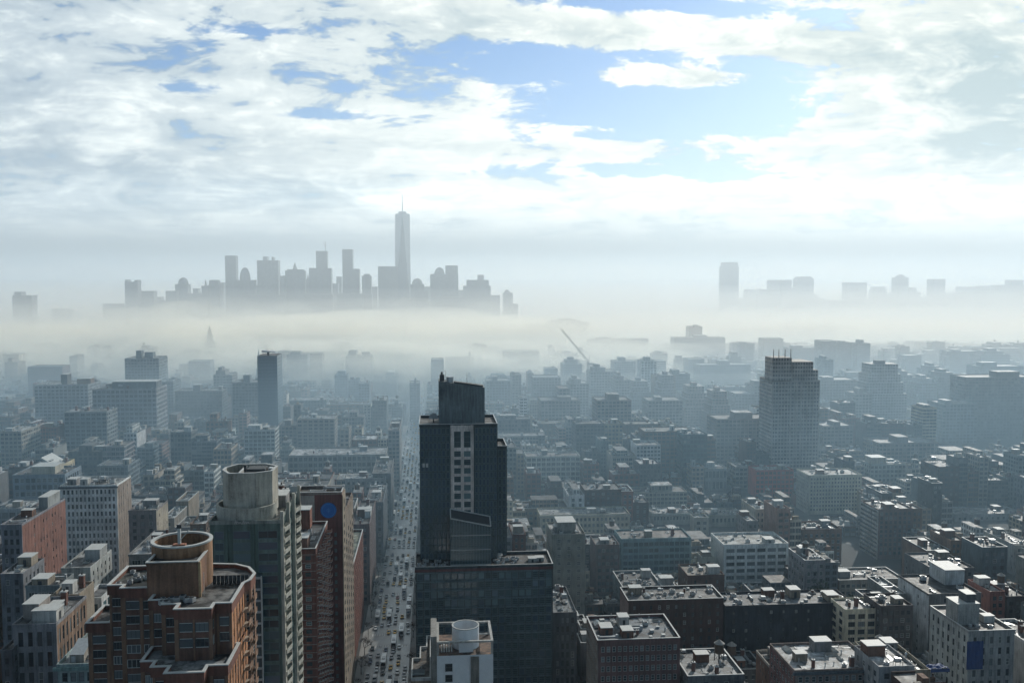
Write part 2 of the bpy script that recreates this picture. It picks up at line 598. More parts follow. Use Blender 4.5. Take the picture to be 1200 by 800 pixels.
def do_facade(wall, wins, fc):
    a, b = Vector((*fc.a, 0)), Vector((*fc.b, 0))
    L = (b - a).length
    if L < 2.0:
        return
    u = (b - a) / L
    n = Vector((u.y, -u.x, 0))                    # outward
    ang = math.atan2(u.y, u.x)
    M = Matrix.Translation(a) @ Matrix.Rotation(ang, 4, 'Z')
    mat = fc.mat or M_WALL
    d = fc.depth
    st = d + .01
    usable = L - st - 2 * fc.end
    nb = max(1, int(usable / fc.bay + .3))
    bay = usable / nb
    ww = min(fc.ww, bay - .35)
    zt = fc.z1 - fc.top
    nf = max(1, int((zt - fc.z0) / fc.floor))
    # local box: x along, y inward (+) ; outer plane y=0
    def lb(x0, x1, z0, z1, dep, m, t):
        wall.box(x0, x1, dep, d + .05, z0, z1, m, t, M=M, bottom=False)
    zb = fc.z0
    # hide what the frame cannot show
    tint, sp = fc.tint, fc.sptint or fc.tint
    edges = [st]
    cols = []
    for i in range(nb):
        c = st + fc.end + bay * (i + .5)
        cols.append((c - ww / 2, c + ww / 2))
    prev = st
    for (c0, c1) in cols + [(L, L)]:
        lb(prev, c0, zb, fc.z1, 0.0, fc.pmat or mat, tint)
        prev = c1
    rows = []
    ztop = fc.z1
    for j in range(nf):
        w1 = zt - j * fc.floor - (fc.floor - fc.wh) * .35
        w0 = w1 - fc.wh
        if w0 < zb + .2:
            break
        rows.append((w0, w1))
        lb(st + .02, L - .02, w1, ztop, .06, fc.spmat or mat, sp)
        ztop = w0
    lb(st + .02, L - .02, zb, ztop, .06, fc.spmat or mat, sp)
    for j, (w0, w1) in enumerate(rows):
        for i, (c0, c1) in enumerate(cols):
            if fc.skip and fc.skip(i, j):
                lb(c0, c1, w0, w1, .03, mat, sp)
                continue
            c = M @ Vector(((c0 + c1) / 2, d - .12, (w0 + w1) / 2))
            if not seen(c):
                continue
            stl = fc.style
            if R.random() < fc.mix:
                stl = {'sash': 'blind', 'pale': 'blind', 'blind': 'sash', 'wide': 'wide', 'widedark': 'wide', 'teal': 'blue', 'tall': 'blue', 'industrial': 'blind', 'blue': 'teal'}[stl]
            wins.append((c, c1 - c0, w1 - w0, ang, stl))


def put_windows(root, wins, cap=100):
    """the windows that show largest are parts of their own, the rest one part"""
    wins.sort(key=lambda w: -w[1] * w[2] / (w[0] - CAMP).length ** 2)
    wins = sorted(wins[:], key=lambda w: (w[0] - CAMP).length / math.sqrt(w[1] * w[2]))
    for (c, w, h, ang, stl) in wins[:cap]:
        inst('window', window_mesh(w, h, stl), root, c, ang)
    rest = wins[cap:]
    if rest:
        b = MB()
        for (c, w, h, ang, stl) in rest:
            me = window_mesh(w, h, stl)
            M = Matrix.Translation(c) @ Matrix.Rotation(ang, 4, 'Z')
            vs = [M @ v.co for v in me.vertices]
            for p in me.polygons:
                b.face([vs[i] for i in p.vertices], me.materials[p.material_index])
        o = b.build('window_rows', root)
        o['kind'] = 'stuff'


def inset(poly, d):
    n = len(poly)
    out = []
    for i in range(n):
        p0, p1, p2 = Vector(poly[i - 1]), Vector(poly[i]), Vector(poly[(i + 1) % n])
        e1, e2 = (p1 - p0).normalized(), (p2 - p1).normalized()
        n1, n2 = Vector((-e1.y, e1.x)), Vector((-e2.y, e2.x))
        bis = n1 + n2
        k = d / max(.3, (1 + n1.dot(n2)))
        out.append((p1.x + bis.x * k, p1.y + bis.y * k))
    return out


def ring(poly, z0, z1, t, mat, tint=(.3, .3, .3), cope=None, name='parapet', root=None):
    """a parapet wall round a roof"""
    b = MB()
    q = inset(poly, t)
    n = len(poly)
    for i in range(n):
        j = (i + 1) % n
        a, c, d, e = poly[i], poly[j], q[j], q[i]
        b.face([(*a, z0), (*c, z0), (*c, z1), (*a, z1)], mat, tint)
        b.face([(*d, z0), (*e, z0), (*e, z1), (*d, z1)], mat, tint)
        b.face([(*a, z1), (*c, z1), (*d, z1), (*e, z1)], mat if cope is None else cope, tint)
    o = b.build(name, root)
    if cope is not None:
        b2 = MB()
        a_, q_ = inset(poly, -.10), inset(poly, t + .10)
        for i in range(n):
            j = (i + 1) % n
            b2.face([(*a_[i], z1 + .01), (*a_[j], z1 + .01), (*a_[j], z1 + .22), (*a_[i], z1 + .22)], cope)
            b2.face([(*q_[j], z1 + .01), (*q_[i], z1 + .01), (*q_[i], z1 + .22), (*q_[j], z1 + .22)], cope)
            b2.face([(*a_[i], z1 + .22), (*a_[j], z1 + .22), (*q_[j], z1 + .22), (*q_[i], z1 + .22)], cope)
            b2.face([(*q_[i], z1 + .01), (*q_[j], z1 + .01), (*a_[j], z1 + .01), (*a_[i], z1 + .01)], cope)
        b2.build('coping', root)
    return o


# ---------------------------------------------------------------- roof furniture (shared shapes)
def _ac():
    b = MB()
    b.box(-1, 1, -1, 1, .25, 1.7, M_METAL)
    b.cyl(0, 0, 1.7, 1.95, .75, .75, M_DARKM, n=12)
    for x in (-.8, .8):
        b.box(x - .1, x + .1, -.9, .9, 0, .25, M_DARKM)
    return b.mesh('cooling_unit')


def _bulk(tint):
    b = MB()
    b.box(-2, 2, -2.5, 2.5, 0, 2.8, M_WALL, tint, top=M_ROOF, toptint=(.4, .4, .4, 0))
    b.box(-2.15, 2.15, -2.65, 2.65, 2.8, 3.0, M_COPE)
    b.box(-.5, .5, -2.56, -2.49, .05, 2.1, M_DARKM)
    return b.mesh('roof_bulkhead')


def _duct():
    b = MB()
    b.box(-3.5, 3.5, -.4, .4, .4, 1.1, M_METAL)
    b.box(-3.9, -3.1, -.5, .5, 0, 1.5, M_METAL)
    b.box(3.1, 3.9, -.5, .5, 0, 1.8, M_METAL)
    return b.mesh('duct')


def _sky():
    b = MB()
    b.box(-1.3, 1.3, -2, 2, 0, .5, M_FRAME)
    b.face([(-1.3, -2, .5), (0, -2, 1.2), (0, 2, 1.2), (-1.3, 2, .5)], M_GLASS2)
    b.face([(0, -2, 1.2), (1.3, -2, .5), (1.3, 2, .5), (0, 2, 1.2)], M_GLASS2)
    b.face([(-1.3, -2, .5), (1.3, -2, .5), (0, -2, 1.2)], M_FRAME)
    b.face([(1.3, 2, .5), (-1.3, 2, .5), (0, 2, 1.2)], M_FRAME)
    return b.mesh('skylight')


def _vent():
    b = MB()
    b.cyl(0, 0, 0, 1.3, .25, .25, M_METAL, n=8)
    b.cyl(0, 0, 1.3, 1.8, .5, .1, M_METAL, n=8)
    return b.mesh('vent_pipe')


def _chim():
    b = MB()
    b.box(-.7, .7, -.7, .7, 0, 3.2, M_WALL, (.2, .1, .08, 0))
    b.box(-.8, .8, -.8, .8, 3.2, 3.45, M_COPE)
    b.cyl(0, 0, 3.45, 4.0, .25, .2, M_DARKM, n=8)
    return b.mesh('chimney')


def _hatch():
    b = MB(); b.box(-.8, .8, -.6, .6, 0, .8, M_METAL); b.box(-.9, .9, -.7, .7, .8, .9, M_COPE); return b.mesh('roof_hatch')


def _pipes():
    b = MB()
    for i in range(4):
        b.bar((-2.5, -.6 + .4 * i, .25), (2.5, -.6 + .4 * i, .25), .09, M_METAL)
    b.bar((2.5, 0, .2), (2.5, 0, 1.6), .15, M_METAL); b.bar((-2.5, .4, .2), (-2.5, 2.4, .2), .1, M_METAL)
    return b.mesh('pipe_run')


def _dunnage():
    b = MB()
    for x in (-1.8, 1.8):
        for y in (-1.2, 1.2):
            b.bar((x, y, 0), (x, y, 1.6), .12, M_DARKM)
    b.box(-2, 2, -1.4, 1.4, 1.6, 1.8, M_DARKM); b.box(-1.7, .2, -1.1, 1.1, 1.8, 3.3, M_METAL); b.cyl(1.1, 0, 1.8, 3.0, .6, .6, M_METAL, n=10)
    return b.mesh('plant_platform')


HATCH, PIPES, DUN = _hatch(), _pipes(), _dunnage()
AC, DUCT, SKYL, VENT, CHIM = _ac(), _duct(), _sky(), _vent(), _chim()
BULKS = [_bulk(t) for t in ((.30, .26, .21, 0), (.5, .5, .48, 0), (.20, .11, .08, 0), (.25, .25, .25, 0))]
ROOFKIT = [('cooling_unit', AC), ('cooling_unit', AC), ('duct', DUCT), ('skylight', SKYL), ('vent_pipe', VENT), ('chimney', CHIM), ('vent_pipe', VENT), ('roof_hatch', HATCH), ('pipe_run', PIPES), ('plant_platform', DUN), ('roof_hatch', HATCH), ('pipe_run', PIPES)]


def clutter(root, x0, x1, y0, y1, z, n, bulk=1, rs=None):
    rs = rs or R
    W, D = x1 - x0, y1 - y0
    if W < 5 or D < 5:
        return
    used = []
    def spot(r):
        for _ in range(12):
            x, y = rs.uniform(x0 + r, x1 - r) if W > 2 * r else (x0 + x1) / 2, rs.uniform(y0 + r, y1 - r) if D > 2 * r else (y0 + y1) / 2
            if all(abs(x - a) > r + q or abs(y - c) > r + q for a, c, q in used):
                used.append((x, y, r))
                return x, y
        return None
    for _ in range(bulk):
        p = spot(3.0)
        if p:
            k = rs.uniform(.9, 1.5)
            inst('roof_bulkhead', rs.choice(BULKS), root, (p[0], p[1], z), rs.choice((0, math.pi / 2)), (k, k, rs.uniform(.9, 1.5)))
    for _ in range(n):
        nm, me = rs.choice(ROOFKIT)
        p = spot(1.4 if nm != 'duct' else 2.2)
        if p:
            k = rs.uniform(.6, 1.3)
            inst(nm, me, root, (p[0], p[1], z), rs.choice((0, math.pi / 2)), (k, k, k * rs.uniform(.8, 1.2)))


# water tower: tank, conical roof, hoops, four legs, braces
def _wt_tank():
    b = MB(); b.cyl(0, 0, 3.6, 7.6, 2.0, 1.9, M_WOOD, n=16); return b.mesh('tank')
def _wt_roof():
    b = MB(); b.cyl(0, 0, 7.6, 9.3, 2.25, .05, M_TANKR, n=16); return b.mesh('tank_roof')
def _wt_leg():
    b = MB(); b.box(-.13, .13, -.13, .13, 0, 3.4, M_DARKM); return b.mesh('leg')
def _wt_frame():
    b = MB()
    for x in (-1.35, 1.35):
        b.box(x - .12, x + .12, -1.9, 1.9, 3.4, 3.6, M_DARKM)
        b.bar((x, -1.3, .3), (x, 1.3, 3.2), .06, M_DARKM); b.bar((x, 1.3, .3), (x, -1.3, 3.2), .06, M_DARKM)
    b.bar((-1.3, -1.35, .3), (1.3, -1.35, 3.2), .06, M_DARKM); b.bar((1.3, -1.35, .3), (-1.3, -1.35, 3.2), .06, M_DARKM)
    return b.mesh('frame')


WT = (_wt_tank(), _wt_roof(), _wt_leg(), _wt_frame())
_red = MB(); _red.cyl(0, 0, 3.6, 7.6, 2.0, 1.9, M_RED, n=16); WT_RED = _red.mesh('tank')
NWT = [0]


def water_tower(x, y, z, label, k=1.0, red=False, small=False):
    t = empty('water_tower', (x, y, z))
    tag(t, label, 'water tower', 'rooftop water towers')
    for nm, me in (('tank', WT_RED if red else WT[0]), ('tank_roof', WT[1]), ('frame', WT[3])):
        inst(nm, me, t, (x, y, z), .4, (k, k, k))
    for a in (-1, 1):
        for b_ in (-1, 1):
            c, s_ = math.cos(.4), math.sin(.4)
            px_, py_ = a * 1.35 * k, b_ * 1.35 * k
            inst('leg', WT[2], t, (x + px_ * c - py_ * s_, y + px_ * s_ + py_ * c, z), .4, (k, k, k))
    NWT[0] += 1
    return t


# ================================================================ SETTING
def sheet(name, x0, x1, y0, y1, z, mat, kind='structure'):
    b = MB()
    b.face([(x0, y0, z), (x1, y0, z), (x1, y1, z), (x0, y1, z)], mat)
    return tag(b.build(name), kind=kind)


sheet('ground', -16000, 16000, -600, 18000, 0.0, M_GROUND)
AVL, AVR = -38.0, -8.5
KL, KR = -33.6, -12.6                     # kerbs
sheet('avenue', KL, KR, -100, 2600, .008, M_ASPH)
sheet('river_water', 900, 9000, 2800, 4700, .05, M_WATER)
bp = MB()
for s0, s1 in ((AVL, KL), (KR, AVR)):
    bp.box(s0, s1, -100, 2600, 0.0, .15, M_PAVE)
tag(bp.build('pavement'), kind='structure')
NBLK = 17
BLK0, PER, BD = 175.0, 80.0, 60.0
bs = MB()
for k in range(-1, NBLK + 1):
    y = BLK0 + PER * k - 20
    for (xa, xb) in ((-1400, AVL), (AVR, 1700)):
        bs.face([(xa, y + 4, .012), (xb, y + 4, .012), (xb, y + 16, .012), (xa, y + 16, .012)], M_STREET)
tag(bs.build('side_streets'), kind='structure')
bm_ = MB()
for k in range(-1, 26):                  # painted markings: crossings and lane dashes
    y = BLK0 + PER * k
    for yy in (y - 19.5, y - 3.5):
        x = KL + .6
        while x < KR - .6:
            bm_.face([(x, yy, .016), (x + .5, yy, .016), (x + .5, yy + 3.2, .016), (x, yy + 3.2, .016)], M_PAINT)
            x += 1.25
    for ln in range(1, 6):
        x = KL + (KR - KL) * ln / 6
        yy = y
        while yy < y + 56:
            bm_.face([(x - .08, yy, .016), (x + .08, yy, .016), (x + .08, yy + 3, .016), (x - .08, yy + 3, .016)], M_PAINT)
            yy += 9
tag(bm_.build('road_markings'), kind='structure')


# ================================================================ BUILDINGS FROM THE PHOTOGRAPH
HEROES = []          # footprints and the part of the frame each must keep clear
LANDMARKS = []       # (px, py, short name)
USED = []


def keep(x0, x1, y0, y1, px0=None, px1=None, pyb=None, pad=1.0):
    HEROES.append((x0 - pad, x1 + pad, y0 - pad, y1 + pad, px0, px1, pyb))


def rect(x0, x1, y0, y1):
    return [(x0, y0), (x1, y0), (x1, y1), (x0, y1)]


def core(root, poly, z0, z1, tint, rooft=(.22, .22, .215, 0), mat=None, d=.30, name='wall', bays=None):
    b = MB()
    q = inset(poly, d)
    b.prism(q, z0, z1 - .02, mat or M_WALL, tint, bays=bays)
    o = b
    rb = MB()
    rb.face([(p[0], p[1], z1 + .0) for p in poly], M_ROOF, rooft)
    rb.build('roof', root)
    return o


# ---- orange brick apartment tower with the round drum
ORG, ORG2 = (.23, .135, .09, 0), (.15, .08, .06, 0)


def orange_tower():
    t = empty('apartment_tower', (-52, 200, 0))
    tag(t, 'orange brick apartment tower topped by a round brick drum and white-edged terraces', 'apartment building', 'buildings')
    wins = []
    zt, zl = 124.0, 114.4
    main = [(-57.6, 191.5), (-54.4, 191.5), (-54.4, 188.8), (-51.1, 188.8), (-51.1, 185.7), (-43.9, 185.7), (-43.9, 188.6), (-40.6, 188.6), (-40.6, 201),
            (-39.6, 203), (-39.4, 207.5), (-41.5, 212), (-45, 214.6), (-50, 215.4), (-57.6, 215.2)]
    left = [(-69.1, 201.7), (-65.8, 201.7), (-65.8, 199.6), (-57.7, 199.6), (-57.7, 215), (-69.1, 215)]
    low = [(-57.2, 184), (-54.5, 184), (-54.5, 181.2), (-51.1, 181.2), (-51.1, 178), (-43.7, 178), (-43.7, 181), (-39.9, 181), (-39.9, 192), (-57.2, 192)]
    shoulder = [(-74.2, 203), (-69.2, 203), (-69.2, 214), (-74.2, 214)]
    W = MB()
    for poly, z0, z1, rt in ((main, zl, zt, (.20, .20, .195, 0)), (left, 0, zt, (.13, .14, .13, 0)), (low, 0, zl, (.30, .31, .31, 0)), (shoulder, 0, 115.5, (.2, .2, .2, 0))):
        W.prism(inset(poly, .3), z0, z1 - .02, M_WALL, ORG2)
        rb = MB(); rb.face([(p[0], p[1], z1) for p in inset(poly, .05)], M_ROOF, rt); rb.build('roof', t)
        ring(inset(poly, -.07), z1 - 1.2, z1 + .8, .42, M_WALL, (.17, .075, .055, 0), cope=M_COPE, root=t)
    W.prism(inset([(-56, 192), (-40.6, 192), (-40.6, 201), (-39.6, 203), (-39.4, 207.5), (-41.5, 212), (-45, 214.6), (-50, 215.4), (-56, 215.2)], .3), 0, zl - .02, M_WALL, ORG2)
    def edges(poly, z0, z1, idx, **k):
        for i in idx:
            a, b = poly[i], poly[(i + 1) % len(poly)]
            L = math.hypot(b[0] - a[0], b[1] - a[1])
            kk = dict(floor=3.15, bay=3.6, ww=2.9, wh=1.9, style='widedark', tint=ORG, sptint=ORG2, end=.35, top=1.5)
            kk.update(k)
            if L < 4.4: kk.update(bay=L - .8, ww=2.2, end=.3)
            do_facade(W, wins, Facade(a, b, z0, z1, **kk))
    edges(main, zl, zt, (0, 2, 4, 6, 14)); edges(main, zl, zt, (5, 3, 1), ww=.1)
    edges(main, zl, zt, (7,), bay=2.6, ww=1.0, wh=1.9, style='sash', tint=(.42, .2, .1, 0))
    for i in (8, 9, 10, 11, 12):
        edges(main, 60, zt, (i,), bay=4, ww=1.6, wh=1.7, style='sash', end=.2)
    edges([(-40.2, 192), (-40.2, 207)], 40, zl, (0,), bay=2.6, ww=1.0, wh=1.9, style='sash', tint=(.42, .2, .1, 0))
    edges(left, 40, zt, (0, 1, 2)); edges(low, 60, zl, (0, 2, 4, 6, 9))
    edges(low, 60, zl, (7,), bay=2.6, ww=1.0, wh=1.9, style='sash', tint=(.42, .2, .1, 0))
    edges(shoulder, 60, 115.5, (0,), bay=4)
    W.build('wall', t)
    put_windows(t, wins, 98)
    # balconies down the avenue side
    for k in range(13):
        z = 120 - k * 3.15
        for (yy) in (198.5, 205.0):
            x = -39.9
            b = MB()
            b.box(x - .3, x + 1.0, yy - 1.4, yy + 1.4, z - .2, z, M_WALL, (.4, .33, .26, 0))
            b.box(x + .92, x + 1.02, yy - 1.4, yy + 1.4, z, z + 1.0, M_WALL, ORG)
            b.build('balcony', t)
    # core block and drum
    c = MB()
    c.box(-58.9, -48.6, 195, 207, zt + .02, 131, M_WALL, (.26, .14, .09, 0), top=M_ROOF, toptint=(.12, .12, .12, 0))
    c.box(-48.62, -48.1, 195.1, 195.6, zt + .02, 131.4, M_WALL, (.55, .38, .22, 0))
    c.build('core_block', t)
    ring(rect(-59.0, -48.5, 194.9, 207.1), 131.0, 131.5, .35, M_WALL, ORG, cope=M_COPE, root=t)
    d = MB()
    d.tube(-54.3, 205, zt + .02, 133.3, 6.25, .45, M_WALL, (.31, .175, .10, 0), n=48)
    d.build('drum', t)
    d2 = MB(); d2.tube(-54.3, 205, 133.3, 133.65, 6.4, .75, M_COPE, n=48); d2.build('drum_rim', t)
    f = MB(); f.cyl(-54.3, 205, 129.6, 129.7, 5.7, 5.7, M_ROOF, (.07, .08, .08, 0), n=48); f.build('drum_floor', t)
    m = MB(); m.box(-54.9, -52.3, 199.6, 200.9, 132.6, 133.9, M_WALL, (.30, .12, .07, 0))
    m.box(-53.9, -53.3, 200.0, 200.5, 133.9, 137.2, M_COPE); m.box(-54.1, -53.1, 200.1, 200.4, 137.2, 138.0, M_DARKM)
    m.bar((-53.3, 200.3, 134.8), (-51.6, 200.3, 136.8), .12, M_COPE)
    m.build('chimney', t)
    # terrace furniture
    rr = random.Random(3)
    for i in range(13):
        x, y = rr.uniform(-56.5, -49.2), rr.uniform(190.2, 194.2)
        inst(rr.choice(('cooling_unit', 'planter')), AC, t, (x, y, zt), rr.uniform(0, 3), (.35 + rr.random() * .3,) * 3)
    for i in range(10):
        inst('cooling_unit', AC, t, (rr.uniform(-67.5, -60), rr.uniform(202.5, 213), zt), rr.uniform(0, 3), (.5, .5, .5))
    s_ = MB()
    for i in range(9):
        s_.box(-47.6 + i * .85, -46.85 + i * .85, 203.2, 203.3, zt, zt + 1.9, M_DARKM)
    s_.build('railing', t)
    s2 = MB(); s2.bar((-47.7, 196, zt), (-47.7, 196, zt + 5), .06, M_METAL); s2.build('mast', t)
    keep(-75, -38, 176, 217, 118, 300, 860)
    LANDMARKS.append((215, 720, 'the orange brick tower'))


orange_tower()


# ---- grey-green tower with octagonal plant room
def green_tower():
    t = empty('apartment_tower', (-50, 270, 0))
    tag(t, 'grey-green glass apartment tower with a pale eight-sided plant room on a drum', 'apartment building', 'buildings')
    GT = (.10, .155, .14, 0); PALE = (.47, .46, .40, 0)
    x0, x1, y0, y1, z = -60.5, -41.6, 255, 288, 123.5
    poly = rect(x0, x1, y0, y1)
    W = MB(); W.prism(inset(poly, .3), 0, z - .02, M_WALL, GT)
    wins = []
    for a, b, ww, st in (((x0, y0), (x0 + 5.0, y0), 2.6, 'wide'), ((x0 + 5.0, y0), (x0 + 12, y0), 4.6, 'wide'), ((x0 + 12, y0), (x1, y0), 5.2, 'wide')):
        do_facade(W, wins, Facade(a, b, 40, z, floor=3.1, bay=9, ww=ww, wh=2.2, style='teal', tint=GT, sptint=(.15, .21, .19, 0), end=.3, top=1.6, mix=.3))
    do_facade(W, wins, Facade((x1, y0), (x1, y1), 30, z, floor=3.1, bay=4, ww=3.0, wh=2.2, style='teal', tint=GT, end=.3, top=1.2))
    W.build('wall', t)
    rb = MB(); rb.face([(p[0], p[1], z) for p in poly], M_ROOF, (.16, .17, .16, 0)); rb.build('roof', t)
    ring(poly, z, z + 1.0, .3, M_WALL, (.3, .33, .3, 0), root=t)
    put_windows(t, wins, 96)
    # stacks of angular balconies that catch the sun
    for k in range(30):
        zz = z - 2.6 - k * 3.1
        for ya, yb in ((255.6, 266.5), (277, 287.4)):
            b = MB()
            mid_ = (ya + yb) / 2
            P = [(x1 - .1, ya), (x1 + 1.1, ya + .8), (x1 + 1.9, mid_), (x1 + 1.1, yb - .8), (x1 - .1, yb)]
            b.prism(P, zz - .2, zz, M_WALL, PALE)
            q = P[1:4]
            for i in range(2):
                a_, c_ = q[i], q[i + 1]
                b.face([(*a_, zz), (*c_, zz), (*c_, zz + 1.05), (*a_, zz + 1.05)], M_WALL, PALE)
                b.face([(c_[0] - .12, c_[1], zz), (a_[0] - .12, a_[1], zz), (a_[0] - .12, a_[1], zz + 1.05), (c_[0] - .12, c_[1], zz + 1.05)], M_WALL, PALE)
                b.face([(*a_, zz + 1.05), (*c_, zz + 1.05), (c_[0] - .12, c_[1], zz + 1.05), (a_[0] - .12, a_[1], zz + 1.05)], M_WALL, PALE)
            b.build('balcony', t)
    for ya in (255.6, 266.5, 277, 287.4):
        b = MB(); b.box(x1 + .02, x1 + .9, ya - .35, ya + .35, 10, z + 3.2, M_WALL, PALE); b.build('pier', t)
    # projecting bay of framed balconies lower on the front
    b = MB()
    b.box(-49.6, -46.4, 251.6, 254.95, 20, 110, M_WALL, (.10, .13, .13, 0))
    for k in range(24):
        zz = 110 - k * 3.1
        b.box(-49.75, -46.25, 251.2, 251.6, zz - .5, zz, M_COPE)
        b.box(-49.4, -46.6, 251.52, 251.58, zz - 2.9, zz - .6, M_TEAL)
    b.box(-46.3, -46.0, 251.0, 251.6, 20, 110.3, M_COPE)
    b.build('balcony_bay', t)
    cx_, cy_ = -52.0, 264.5
    d = MB(); d.tube(cx_, cy_ - .6, z + .02, z + 3.9, 8.2, .6, M_WALL, PALE, n=48); d.cyl(cx_, cy_, z + .5, z + 1.3, 7.2, 7.2, M_ROOF, (.3, .3, .28, 0), n=48)
    d.build('drum', t)
    P = [(-58.6, 264.5), (-56.0, 259.4), (-48.6, 259.4), (-44.6, 262.0), (-44.2, 269), (-48, 272.5), (-56, 272.5), (-58.6, 268)]
    o = MB(); o.prism(P, z + 1.2, 134.2, M_WALL, (.50, .47, .40, 0), top=M_ROOF, toptint=(.05, .06, .06, 0))
    o.build('plant_room', t)
    ring(inset(P, -.02), 134.2, 136.4, .5, M_WALL, (.50, .47, .40), cope=M_COPE, root=t)
    for (a_, b_) in ((-53.5, .35), (-48.1, .35)):
        q = MB(); q.box(a_ - b_, a_ + b_, 260.1, 272, 135.4, 136.2, M_COPE); q.build('roof_beam', t)
    q = MB()
    q.box(-51.5, -46.5, 262, 267, 135.7, 137.1, M_DARKM); q.box(-52.3, -51.6, 262, 262.6, 135.7, 138.2, M_DARKM)
    q.box(-46, -44.9, 264, 266, 135.7, 136.9, M_METAL); q.build('cooling_plant', t)
    # script sign in white on the parapet
    s_ = MB()
    xx = -53.6
    rr = random.Random(8)
    zz = z + .2
    pts = [(0, 0), (.35, 1.1), (.7, 0), (.2, .45), (.9, .6), (1.2, .05), (1.5, .6), (1.8, .05), (2.15, .1), (2.4, 1.1), (2.6, .05), (3.0, .55), (3.3, .05), (3.6, .6), (3.9, .1)]
    for i in range(len(pts) - 1):
        s_.bar((xx + pts[i][0], 254.6, zz + pts[i][1]), (xx + pts[i + 1][0], 254.6, zz + pts[i + 1][1]), .10, M_COPE)
    s_.build('script_sign', t)
    clutter(t, x0 + 1, x0 + 6, 272, 286, z, 3, 0)
    clutter(t, x1 - 7, x1 - 1, 273, 287, z, 3, 1)
    keep(x0 - 6, -38, 250, 290, 243, 352, 860)
    LANDMARKS.append((300, 640, 'the grey-green glass tower'))


green_tower()


# ---- red-brown block with balconies up its avenue side
def brown_block():
    t = empty('apartment_building', (-50, 352, 0))
    tag(t, 'red-brown brick apartment slab with stacked balconies along its avenue side', 'apartment building', 'buildings')
    BR = (.20, .075, .055, 0)
    x0, x1, y0, y1, z = -72, -42.3, 336, 374, 92
    poly = rect(x0, x1, y0, y1)
    W = MB(); W.prism(inset(poly, .3), 0, z - .02, M_WALL, BR)
    wins = []
    do_facade(W, wins, Facade((x0, y0), (x1, y0), 10, z, floor=3.0, bay=4.6, ww=2.0, wh=1.5, style='sash', tint=BR, end=.4, top=1.2, sptint=(.23, .09, .065, 0)))
    do_facade(W, wins, Facade((x1, y0), (x1, y1), 10, z, floor=3.0, bay=5.0, ww=2.6, wh=2.0, style='sash', tint=BR, end=.4, top=1.2))
    for k in range(27):
        W.box(x0, x1 - .02, y0 - .05, y0 + .2, z - 1.2 - 3.0 * k - .12, z - 1.2 - 3.0 * k + .08, M_WALL, (.34, .30, .27, 0))
    W.build('wall', t)
    rb = MB(); rb.face([(p[0], p[1], z) for p in poly], M_ROOF, (.12, .13, .14, 0)); rb.build('roof', t)
    ring(poly, z, z + .9, .3, M_WALL, BR, cope=M_COPE, root=t)
    put_windows(t, wins, 96)
    for k in range(24):
        zz = z - 2.5 - k * 3.0
        for i, ya in enumerate((338, 346, 354, 362, 369)):
            b = MB()
            b.prism([(x1 - .05, ya - .2), (x1 + 1.9, ya + 1.2), (x1 + 1.9, ya + 4.0), (x1 - .05, ya + 4.4)], zz - .18, zz, M_COPE)
            b.face([(x1 + 1.9, ya + 1.2, zz), (x1 + 1.9, ya + 4, zz), (x1 + 1.9, ya + 4, zz + 1), (x1 + 1.9, ya + 1.2, zz + 1)], M_WALL, (.3, .16, .12, 0))
            b.face([(x1 - .05, ya - .2, zz), (x1 + 1.9, ya + 1.2, zz), (x1 + 1.9, ya + 1.2, zz + 1), (x1 - .05, ya - .2, zz + 1)], M_WALL, (.3, .16, .12, 0))
            if k < 20: b.build('balcony', t)
            else:
                b.build('balcony', t)['kind'] = 'thing' if False else 'stuff'
    b = MB(); b.box(-53, -48.2, 366, 373, z, 99.5, M_WALL, (.24, .10, .07, 0)); b.box(-53.1, -48.1, 365.9, 373.1, 99.5, 99.8, M_COPE); b.build('lift_tower', t)
    clutter(t, -56, x1 - 1, 338, 364, z, 9, 1)
    keep(x0, -38.5, 334, 376, 346, 385, 860)
    LANDMARKS.append((368, 700, 'the red-brown balcony slab'))


brown_block()


